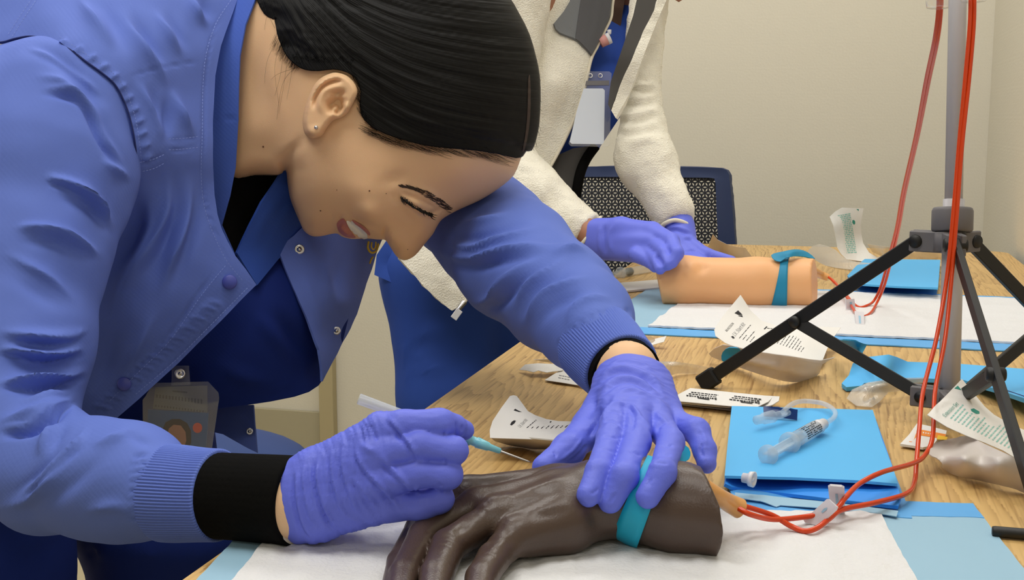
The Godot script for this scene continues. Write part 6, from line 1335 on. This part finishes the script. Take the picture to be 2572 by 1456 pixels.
func woman_things():
	# ---- the catheter
	var d := 0.757
	var o := based("catheter", "needle catheter with clear chamber and aqua hub held in the gloved right hand", "catheter", P(1170, 1100, d))
	var at := func(x: float) -> Vector3: return P(x, 1001 + (x - 901) * 0.3693, d)
	var st := ST(); lathe(st, at.call(901), at.call(1150), [[0, 0.0026], [0, 0.0034], [0.01, 0.0036], [0.92, 0.0031], [0.96, 0.002], [1, 0.002], [1, 0]], 22); put("chamber", st, M.frost, o)
	st = ST(); lathe(st, at.call(903), at.call(1140), [[0, 0.0021], [1, 0.0018]], 16); put("inner_sleeve", st, M.clear, o)
	st = ST(); lathe(st, at.call(1150), at.call(1258), [[0, 0], [0, 0.0038], [0.3, 0.0038], [0.32, 0.003], [0.42, 0.003], [0.44, 0.0036], [0.7, 0.0028], [0.74, 0.0022], [0.98, 0.0018], [1, 0.0012], [1, 0]], 20); put("hub", st, M.aqua, o)
	st = ST(); lathe(st, at.call(1256), at.call(1337), [[0, 0.00062], [0.85, 0.00056], [1, 0]], 10); put("needle", st, M.steel, o)
	# ---- her badge
	var bz := plate([[358, 1006, 1.066], [524, 960, 1.07], [550, 991, 1.07], [530, 1126, 1.078], [370, 1130, 1.078]])
	var b := based("id_badge", "clear badge holder with a portrait card hanging inside the blue jacket", "badge", P(450, 1040, 1.065))
	put("holder", sheet(rounded([358, 1004, 366, 994, 384, 962, 522, 958, 548, 986, 550, 1000, 532, 1128, 360, 1140], 1), 10, bz, 0.0012), M.clear, b)
	var up := func(k: float) -> Callable: return func(q: Vector2) -> float: return float(bz.call(q)) + k
	put("strap", sheet(rounded([432, 918, 474, 918, 478, 966, 430, 968], 1), 8, func(_q: Vector2) -> float: return 1.072, 0.001), M.clear, b)
	st = ST(); var c := P(452, 938, 1.068); var n := (cam.origin - c).normalized(); lathe(st, c, c + n * 0.002, [[0, 0.0048], [0.8, 0.0046], [1.0, 0.0034], [0.6, 0.0026], [0.6, 0.0012], [1.2, 0.0008], [1.2, 0]], 20); put("snap", st, M.steel, b)
	put("card", sheet(rounded([390, 972, 520, 968, 520, 1036, 384, 1026], 1), 10, up.call(0.002), 0.0008), M.badge_back, b)
	put("portrait_card", sheet(rounded([372, 1028, 524, 1038, 516, 1140, 366, 1140], 1), 10, up.call(0.0012), 0.0008), mat(Color(0.24, 0.36, 0.54), 0.5), b)
	var dk := ST(); print_shape(dk, [433, 980, 470, 983, 470, 987, 433, 984], up.call(0.002), 0.0006)
	for i in 15: print_shape(dk, [392 + i * 8, 990 + i * 0.9, 396 + i * 8, 990 + i * 0.9, 396 + i * 8, 998 + i * 1.1, 392 + i * 8, 998 + i * 1.1], up.call(0.002), 0.0006)
	for i in 17: print_shape(dk, [390 + i * 7.4, 1016 + i * 0.9, 393 + i * 7.4, 1016 + i * 0.9, 393 + i * 7.4, 1021 + i * 0.9, 390 + i * 7.4, 1021 + i * 0.9], up.call(0.002), 0.0006)
	put("card_print", dk, M.ink, b, "", "stuff")
	var hs := ST(); print_shape(hs, [410, 1100, 408, 1078, 416, 1060, 432, 1052, 452, 1052, 470, 1062, 480, 1082, 480, 1110, 470, 1140, 414, 1140], up.call(0.0012), 0.0005); put("portrait_hair", hs, M.brow, b)
	hs = ST(); print_shape(hs, [420, 1096, 424, 1076, 436, 1066, 454, 1068, 466, 1084, 468, 1106, 458, 1136, 428, 1136], up.call(0.0012), 0.0009); put("portrait_face", hs, M.skin_dark, b)
	hs = ST(); var rd := []
	for i in 16: rd.append_array([496 + 12 * cos(TAU * i / 16), 1074 + 13 * sin(TAU * i / 16)])
	print_shape(hs, rd, up.call(0.0012), 0.0005); put("round_mark", hs, mat(Color(0.8, 0.34, 0.26), 0.6), b)

# ---------------------------------------------------------------- the colleague in the white fleece
func build_colleague():
	var o := based("person", "colleague in a cream fleece jacket with grey yoke and purple gloves behind the table", "person", Vector3(0.0, 0, -2.05))
	var wob := FastNoiseLite.new(); wob.seed = 8; wob.frequency = 90.0; wob.fractal_octaves = 2
	var wob2 := FastNoiseLite.new(); wob2.seed = 12; wob2.frequency = 16.0; wob2.fractal_octaves = 2
	var fluffy := func(p: Vector3, _n: Vector3) -> float: return 0.0016 * wob.get_noise_3dv(p) + 0.004 * wob2.get_noise_3dv(p)
	# body under the clothes, neck, head above the frame, wrists
	var hd := P(1668, -175, 1.97)
	var core := [[0.02, [[P(1560, 120, 2.2), P(1560, -60, 2.08), 0.07, 0.05], [P(1560, -60, 2.08), hd, 0.045, 0.05], [hd, hd + Vector3(-0.01, 0.05, -0.01), 0.072, 0.085], [hd, P(1706, -14, 1.93), 0.05, 0.0125], [P(1560, 120, 2.2), P(1300, 500, 2.27), 0.07, 0.07], [P(1560, 100, 2.14), P(1330, 0, 2.0), 0.04, 0.045], [P(1330, 0, 2.0), P(1200, 370, 1.96), 0.045, 0.036], [P(1200, 370, 1.96), P(1440, 562, 1.865), 0.036, 0.024], [P(1440, 562, 1.865), P(1500, 598, 1.83), 0.024, 0.021], [P(1560, 60, 2.2), P(1650, -60, 2.1), 0.035, 0.028], [P(1650, -60, 2.1), P(1608, 240, 1.985), 0.024, 0.024], [P(1608, 240, 1.985), P(1706, 575, 1.88), 0.024, 0.014], [P(1300, 500, 2.27), P(1200, 760, 2.22), 0.07, 0.06]]]]
	put("body", skin(core, 0.006, 0.01), M.skin_dark, o)
	var hr := ST(); ball(hr, hd + Vector3(-0.012, 0.075, -0.02), Vector3(0.094, 0.085, 0.1)); put("hair", hr, M.hair, o)
	# jacket fronts
	var bz := plate([[1540, -20, 2.0], [1501, 114, 1.985], [1448, 281, 1.975], [1372, 435, 1.975], [1225, 680, 1.92], [1172, 745, 1.9], [1134, 780, 1.9], [1010, 650, 1.91], [1100, 400, 1.99], [1250, 100, 1.98], [1300, -20, 1.97], [1380, 200, 1.95], [1250, 500, 1.955]])
	put("jacket_front", sheet(rounded([1545, -30, 1538, 9, 1534, 44, 1518, 78, 1501, 114, 1484, 149, 1470, 211, 1448, 281, 1418, 351, 1372, 435, 1290, 568, 1225, 676, 1180, 738, 1166, 761, 1135, 780, 1111, 762, 1066, 721, 1034, 683, 1000, 645, 1100, 400, 1250, 100, 1290, -30], 1), 11, bz, 0.012, [[22, 6, 1400, 120, 1380, 250, 1330, 380], [18, -5, 1440, 170, 1420, 280, 1370, 390], [12, -4, 1382, 88, 1356, 125, 1340, 200]], null, [], fluffy), M.fleece, o)
	var pp := []
	for s in [[1545, -30], [1538, 9], [1534, 44], [1518, 78], [1501, 114], [1484, 149], [1470, 211], [1448, 281], [1418, 351], [1372, 435], [1290, 568], [1225, 676], [1178, 741], [1164, 764]]: pp.append(P(s[0] + 1, s[1], float(bz.call(Vector2(s[0], s[1]))) - 0.002))
	var pi := ST(); hose(pi, spline(pp, 5), 0.0026, 0.0026, 8); put("edge_piping", pi, M.piping, o)
	put("yoke", sheet(rounded([1440, -30, 1434, 0, 1418, 26, 1391, 59, 1396, 72, 1405, 81, 1424, 89, 1440, 94, 1455, 103, 1466, 114, 1477, 126, 1486, 137, 1501, 111, 1516, 78, 1531, 44, 1535, 9, 1540, -30], 1), 8, func(q: Vector2) -> float: return float(bz.call(q)) - 0.007, 0.006, [[3, -1.5, 1404, 70, 1440, 82, 1466, 102, 1484, 124], [3, -1.2, 1490, -20, 1488, 40, 1470, 100]]), M.grey_cloth, o, "grey yoke panel")
	put("yoke", sheet(rounded([1464, -30, 1456, 20, 1450, 60, 1446, 97, 1456, 104, 1466, 114, 1477, 126, 1486, 137, 1501, 111, 1516, 78, 1531, 44, 1535, 9, 1540, -30], 1), 8, func(q: Vector2) -> float: return float(bz.call(q)) - 0.0085, 0.003, [[3, -1.2, 1490, -20, 1488, 40, 1470, 100], [4, 1.0, 1505, -20, 1502, 40, 1486, 110]]), M.grey_dark, o, "darker grey yoke edge")
	var lz := plate([[1700, -20, 1.905], [1650, 100, 1.895], [1600, 250, 1.895], [1545, 290, 1.905], [1585, 154, 1.895], [1665, -20, 1.905], [1540, 200, 1.915]])
	put("jacket_front", sheet(rounded([1690, -30, 1674, 0, 1652, 50, 1628, 110, 1594, 200, 1566, 262, 1546, 296, 1534, 276, 1558, 213, 1585, 154, 1615, 79, 1643, 26, 1664, -30], 1), 9, lz, 0.008, [], null, [], fluffy), M.fleece, o)
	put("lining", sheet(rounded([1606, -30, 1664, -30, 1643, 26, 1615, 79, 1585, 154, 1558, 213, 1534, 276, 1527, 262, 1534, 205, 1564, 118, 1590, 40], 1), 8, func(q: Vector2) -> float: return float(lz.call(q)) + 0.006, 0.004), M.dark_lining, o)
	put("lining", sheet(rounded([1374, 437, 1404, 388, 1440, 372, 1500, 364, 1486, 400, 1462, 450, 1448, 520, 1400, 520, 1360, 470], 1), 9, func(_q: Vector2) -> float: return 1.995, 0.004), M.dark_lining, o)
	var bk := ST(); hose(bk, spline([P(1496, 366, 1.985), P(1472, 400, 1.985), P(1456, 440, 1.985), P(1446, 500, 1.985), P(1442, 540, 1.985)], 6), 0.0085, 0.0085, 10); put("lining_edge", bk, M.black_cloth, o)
	# scrub top, neck, tag
	put("scrub_top", sheet(rounded([1500, -30, 1640, -30, 1640, 100, 1580, 260, 1500, 380, 1380, 560, 1250, 760, 1100, 760, 940, 690, 946, 640, 1040, 500, 1300, 300, 1440, 100], 1), 14, plate([[1500, -30, 2.06], [1640, 0, 2.08], [1540, 200, 2.01], [1480, 380, 2.02], [1250, 760, 2.05], [940, 680, 2.06], [1100, 740, 2.02], [1300, 300, 2.04]]), 0.006, [[12, 4, 1540, 100, 1520, 180], [14, -4, 960, 640, 1000, 690]]), M.royal, o, "royal blue scrub top")
	put("neckline", sheet(rounded([1530, -30, 1574, -30, 1566, 20, 1560, 60, 1548, 88, 1530, 92, 1520, 82, 1532, 44, 1536, 5], 1), 6, func(_q: Vector2) -> float: return 2.045, 0.003), mat(Color(0.3, 0.2, 0.15), 0.7), o)
	var tg := ST(); lathe(tg, P(1508, 108, 1.985), P(1524, 99, 1.985), [[0, 0], [0, 0.0085], [1, 0.0095], [1, 0]], 18); put("tag_reel", tg, M.pink, o, "pink tag on the lanyard")
	tg = ST(); lathe(tg, P(1524, 99, 1.985), P(1532, 95, 1.985), [[0, 0], [0, 0.0098], [1, 0.0096], [1, 0]], 18); lathe(tg, P(1530, 74, 1.99), P(1531, 88, 1.99), [[0, 0], [0.1, 0.004], [0.8, 0.003], [1, 0]], 10); put("tag_cap", tg, M.white_plastic, o)
	# sleeves
	var s1 := [[0.02, chain([[1285, -130, 1.94, 78], [1205, 365, 1.955, 70]])], [0.02, chain([[1205, 365, 1.955, 68], [1330, 508, 1.905, 60], [1462, 588, 1.862, 40]])]]
	put("sleeve", skin(s1, 0.0062, 0.02, [[12, 5, 1340, 430, 1360, 480, 1350, 540], [12, -5, 1380, 450, 1395, 500, 1385, 560], [12, 4, 1430, 500, 1440, 540, 1425, 590], [14, 5, 1330, 60, 1300, 150, 1250, 260]], fluffy, [Plane((P(1480, 600, 1.855) - P(1440, 574, 1.868)).normalized(), P(1481, 582, 1.858))]), M.fleece, o)
	var s2 := [[0.02, chain([[1642, -90, 2.04, 33], [1606, 225, 1.98, 33], [1620, 400, 1.93, 46], [1688, 532, 1.885, 36]])]]
	put("sleeve", skin(s2, 0.0062, 0.02, [[7, 4, 1592, 212, 1620, 216, 1650, 208], [7, -4, 1580, 222, 1620, 228, 1650, 220], [7, 4, 1560, 250, 1610, 250, 1655, 238], [7, -4, 1556, 262, 1610, 264, 1655, 252], [7, 4, 1545, 288, 1600, 290, 1660, 272], [7, -4, 1540, 300, 1600, 304, 1660, 288], [7, 3, 1540, 322, 1600, 322, 1665, 304], [7, -3, 1538, 334, 1600, 336, 1668, 320], [9, 3, 1550, 360, 1610, 352, 1672, 340], [16, -4, 1600, 440, 1590, 470, 1604, 500], [12, 3, 1640, 420, 1660, 480, 1700, 520]], fluffy, [Plane((P(1700, 560, 1.875) - P(1680, 515, 1.892)).normalized(), P(1704, 563, 1.878))]), M.fleece, o)
	pi = ST(); hose(pi, spline([P(1508, 546, 1.87), P(1500, 560, 1.835), P(1478, 592, 1.82), P(1458, 616, 1.83), P(1450, 624, 1.86)], 6), 0.003, 0.003, 8); put("cuff_piping", pi, M.piping, o)
	pi = ST(); hose(pi, spline([P(1660, 572, 1.865), P(1672, 560, 1.85), P(1696, 553, 1.845), P(1724, 562, 1.85), P(1742, 580, 1.87)], 6), 0.0035, 0.0035, 8); put("cuff_piping", pi, M.piping, o)
	# gloves
	var g1 := [[0.008, chain([[1502, 580, 1.83, 20], [1560, 576, 1.80, 18], [1638, 582, 1.765, 15]]) + chain([[1500, 606, 1.83, 22], [1640, 610, 1.75, 16]]) + chain([[1500, 624, 1.83, 17], [1628, 640, 1.745, 13]])],
		[0.004, chain([[1638, 582, 1.765, 15], [1686, 606, 1.72, 12], [1700, 636, 1.69, 10], [1688, 660, 1.685, 8.5]])], [0.004, chain([[1642, 610, 1.75, 14], [1672, 634, 1.705, 11], [1678, 664, 1.685, 9]])], [0.004, chain([[1630, 636, 1.745, 12.5], [1652, 655, 1.71, 10], [1658, 676, 1.69, 8]])], [0.004, chain([[1600, 640, 1.75, 12], [1634, 658, 1.725, 9], [1645, 672, 1.71, 7.5]])], [0.005, chain([[1580, 575, 1.82, 14], [1660, 590, 1.80, 11], [1700, 630, 1.765, 9], [1706, 650, 1.75, 8]])]]
	put("glove", skin(g1, 0.0026, 0.004, [[6, -3, 1660, 610, 1674, 622, 1682, 642], [6, -3, 1640, 640, 1658, 655, 1664, 672], [5, 2, 1510, 560, 1505, 600, 1510, 640], [5, -2, 1520, 560, 1516, 600, 1522, 645], [5, 1.5, 1540, 560, 1530, 600, 1540, 640]]), M.glove, o, "purple glove on the right hand")
	var g2 := [[0.008, chain([[1702, 563, 1.875, 25], [1712, 622, 1.84, 20]]) + chain([[1716, 574, 1.88, 18], [1726, 628, 1.84, 17]])], [0.005, chain([[1722, 618, 1.84, 19], [1772, 641, 1.815, 11.5], [1838, 655, 1.80, 8]])], [0.005, chain([[1712, 622, 1.84, 19], [1760, 660, 1.80, 11], [1800, 672, 1.79, 8]])], [0.005, chain([[1700, 622, 1.84, 18], [1735, 662, 1.80, 12], [1765, 690, 1.785, 8]])], [0.005, chain([[1695, 615, 1.845, 16], [1705, 660, 1.82, 11], [1715, 690, 1.80, 8]])]]
	put("glove", skin(g2, 0.0026, 0.004, [[4, 2, 1672, 575, 1700, 570, 1738, 584], [4, -2.5, 1674, 582, 1700, 578, 1740, 594], [4, 1.5, 1720, 590, 1735, 598], [4, -1.5, 1716, 600, 1740, 606], [4, -1.5, 1716, 634, 1740, 630, 1756, 634]]), M.glove, o, "purple glove on the left hand")
	# zipper end
	pi = ST(); hose(pi, spline([P(1166, 758, 1.893), P(1158, 768, 1.89), P(1150, 778, 1.888)], 4), 0.005, 0.004, 8); put("zipper_slider", pi, M.steel, o)
	pi = ST(); bar(pi, P(1155, 778, 1.885), P(1139, 800, 1.885), 0.011, 0.004, fwd); put("zipper_tab", pi, M.white_plastic, o)
	# trousers and shoes
	var k1 := P(1125, 1000, 2.1); var k2 := P(1250, 980, 2.2)
	var tr := [[0.03, [[P(1110, 690, 2.12), k1, 0.105, 0.085], [k1, Vector3(k1.x, 0.07, k1.z), 0.085, 0.07], [P(1210, 720, 2.2), k2, 0.105, 0.085], [k2, Vector3(k2.x, 0.07, k2.z), 0.085, 0.07], [P(1110, 690, 2.12), P(1210, 720, 2.2), 0.105, 0.105]]]]
	put("trousers", skin(tr, 0.012, 0.03, [[3, -3, 952, 690, 1000, 700, 1060, 705], [4, 3, 1010, 690, 1014, 800, 1026, 1000], [12, 4, 1040, 840, 1090, 830, 1140, 850], [10, -4, 1030, 870, 1090, 862], [8, 3, 1020, 930, 1080, 925, 1130, 935]]), M.royal, o)
	for k in [k1, k2]:
		put("shoe", skin([[0.02, [[Vector3(k.x, 0.045, k.z), Vector3(k.x + 0.15, 0.038, k.z + 0.03), 0.044, 0.036]]]], 0.008, 0.01), M.white_plastic, o)
	# badge
	var b := based("id_badge", "clear badge holder with a blank white card hanging on the colleague's blue top", "badge", P(1480, 280, 1.96))
	var bd := func(q: Vector2) -> float: return 1.962 - (q.y - 180.0) * 0.00008
	put("holder", sheet(rounded([1474, 184, 1480, 179, 1530, 179, 1536, 184, 1532, 362, 1526, 368, 1434, 367, 1428, 360, 1450, 280], 1), 9, bd, 0.0012), M.clear, b)
	put("card", sheet(rounded([1466, 222, 1514, 222, 1519, 227, 1517, 357, 1512, 362, 1436, 361, 1431, 356, 1448, 281], 1), 8, func(q: Vector2) -> float: return float(bd.call(q)) + 0.0002, 0.0008), M.badge_card, b)
	put("seal_strip", sheet(rounded([1472, 203, 1530, 202, 1530, 214, 1470, 214], 1), 8, func(q: Vector2) -> float: return float(bd.call(q)) - 0.001, 0.0015), M.grey_plastic, b)
	for x in [1483.0, 1508.0]:
		var e := ST(); var c := P(x, 190, 1.958); lathe(e, c, c - fwd * 0.001, [[0, 0.0038], [1, 0.0038], [1, 0.0024], [0, 0.0024]], 16); put("eyelet", e, M.steel, b)

# ---------------------------------------------------------------- chairs
func build_chairs():
	var o := based("office_chair", "navy office chair with a perforated plastic back behind the table, by the wall", "chair", Vector3(0.28, 0, -2.72))
	var flat := func(q: Vector2) -> float: return 2.72 + (q.x - 1600.0) * -0.0003
	put("back_frame", sheet(rounded([1352, 430, 1364, 420, 1460, 418, 1600, 417, 1750, 420, 1812, 422, 1825, 427, 1831, 438, 1838, 500, 1846, 600, 1860, 760, 1816, 760, 1806, 640, 1800, 540, 1797, 460, 1794, 448, 1780, 446, 1600, 444, 1460, 444, 1392, 446, 1386, 460, 1384, 600, 1384, 720, 1790, 724, 1790, 760, 1344, 760, 1342, 600], 1), 11, flat, 0.022, [[7, -2, 1400, 432, 1600, 430, 1800, 436, 1816, 460, 1830, 700]]), M.chair_blue, o)
	# perforated panel: a net of triangles whose sides are pierced by slim diamonds
	var v := PackedVector3Array(); var ix := PackedInt32Array(); var a := 16.7; var hh := a * 0.866
	var row := 0; var y := 441.0
	while y < 728.0:
		var x := 1378.0 + (a * 0.5 if row % 2 else 0.0) - a
		while x < 1806.0 + (y - 441.0) * 0.03:
			for up in [0, 1]:
				var A := Vector2(x, y); var B := Vector2(x + a, y); var C := Vector2(x + a * 0.5, y + hh)
				if up: A = Vector2(x + a, y); B = Vector2(x + a * 1.5, y + hh); C = Vector2(x + a * 0.5, y + hh)
				var g := (A + B + C) / 3.0; var ring := []
				for e in [[A, B], [B, C], [C, A]]:
					var p: Vector2 = e[0]; var q: Vector2 = e[1]; var mid := (p + q) / 2.0
					ring.append_array([p, p.lerp(q, 0.22), p.lerp(q, 0.34).lerp(g, 0.24), mid.lerp(g, 0.34), p.lerp(q, 0.66).lerp(g, 0.24), p.lerp(q, 0.78)])
				var s := v.size(); var n := ring.size()
				v.append(P(g.x, g.y, flat.call(g) + 0.006))
				for q in ring: v.append(P(q.x, q.y, float(flat.call(q)) + 0.006))
				v.append(P(g.x, g.y, flat.call(g) + 0.009))
				for q in ring: v.append(P(q.x, q.y, float(flat.call(q)) + 0.009))
				for i in n:
					var j := (i + 1) % n
					ix.append_array([s, s + 1 + i, s + 1 + j, s + n + 1, s + n + 2 + j, s + n + 2 + i])
					if i % 6 >= 1 and i % 6 < 5: ix.append_array([s + 1 + i, s + n + 2 + i, s + 1 + j, s + 1 + j, s + n + 2 + i, s + n + 2 + j])
			x += a
		y += hh; row += 1
	put("perforated_back", mesh(v, ix), M.chair_mesh, o)
	var c := Vector3(0.27, 0.46, -2.5)
	chair_base(o, c, M.chair_blue)
	var st := ST(); bar(st, c + Vector3(0.0, 0.0, -0.16), P(1590, 720, 2.74), 0.06, 0.02, Vector3.RIGHT); put("back_post", st, M.dark, o)
	var o2 := based("office_chair", "blue upholstered office chair behind the woman, mostly hidden by her", "chair", Vector3(-0.57, 0, -1.86))
	var c2 := Vector3(-0.57, 0.45, -1.86)
	chair_base(o2, c2, M.seat_blue)
	st = ST(); ball(st, c2 + Vector3(-0.2, 0.32, -0.22), Vector3(0.2, 0.22, 0.04), Basis(Vector3.UP, 0.7), 28); put("backrest", st, M.seat_blue, o2)
	st = ST(); bar(st, c2 + Vector3(-0.14, -0.03, -0.16), c2 + Vector3(-0.2, 0.3, -0.24), 0.05, 0.015, Vector3(1, 0, -1)); put("back_post", st, M.dark, o2)

func chair_base(o: Node3D, c: Vector3, m: Material):
	var st := ST(); ball(st, c, Vector3(0.245, 0.045, 0.235), Basis(), 36); put("seat", st, m, o)
	st = ST(); lathe(st, Vector3(c.x, 0.09, c.z), Vector3(c.x, c.y - 0.03, c.z), [[0, 0], [0, 0.03], [0.5, 0.028], [0.5, 0.016], [1, 0.016], [1, 0]], 16); put("gas_post", st, M.dark, o)
	for i in 5:
		var d := Vector3(1, 0, 0).rotated(Vector3.UP, TAU * i / 5.0 + 0.3)
		st = ST(); bar(st, Vector3(c.x, 0.1, c.z), Vector3(c.x, 0.07, c.z) + d * 0.26, 0.04, 0.022, Vector3.UP); put("base_arm", st, M.dark, o)
		st = ST(); var w := Vector3(c.x, 0.028, c.z) + d * 0.26; var s := d.cross(Vector3.UP); lathe(st, w - s * 0.02, w + s * 0.02, [[0, 0], [0, 0.022], [0.2, 0.027], [0.8, 0.027], [1, 0.022], [1, 0]], 16); lathe(st, w + Vector3(0, 0.0, 0), w + Vector3(0, 0.045, 0), [[0, 0.006], [1, 0.006], [1, 0]], 8); put("caster", st, M.rubber, o)
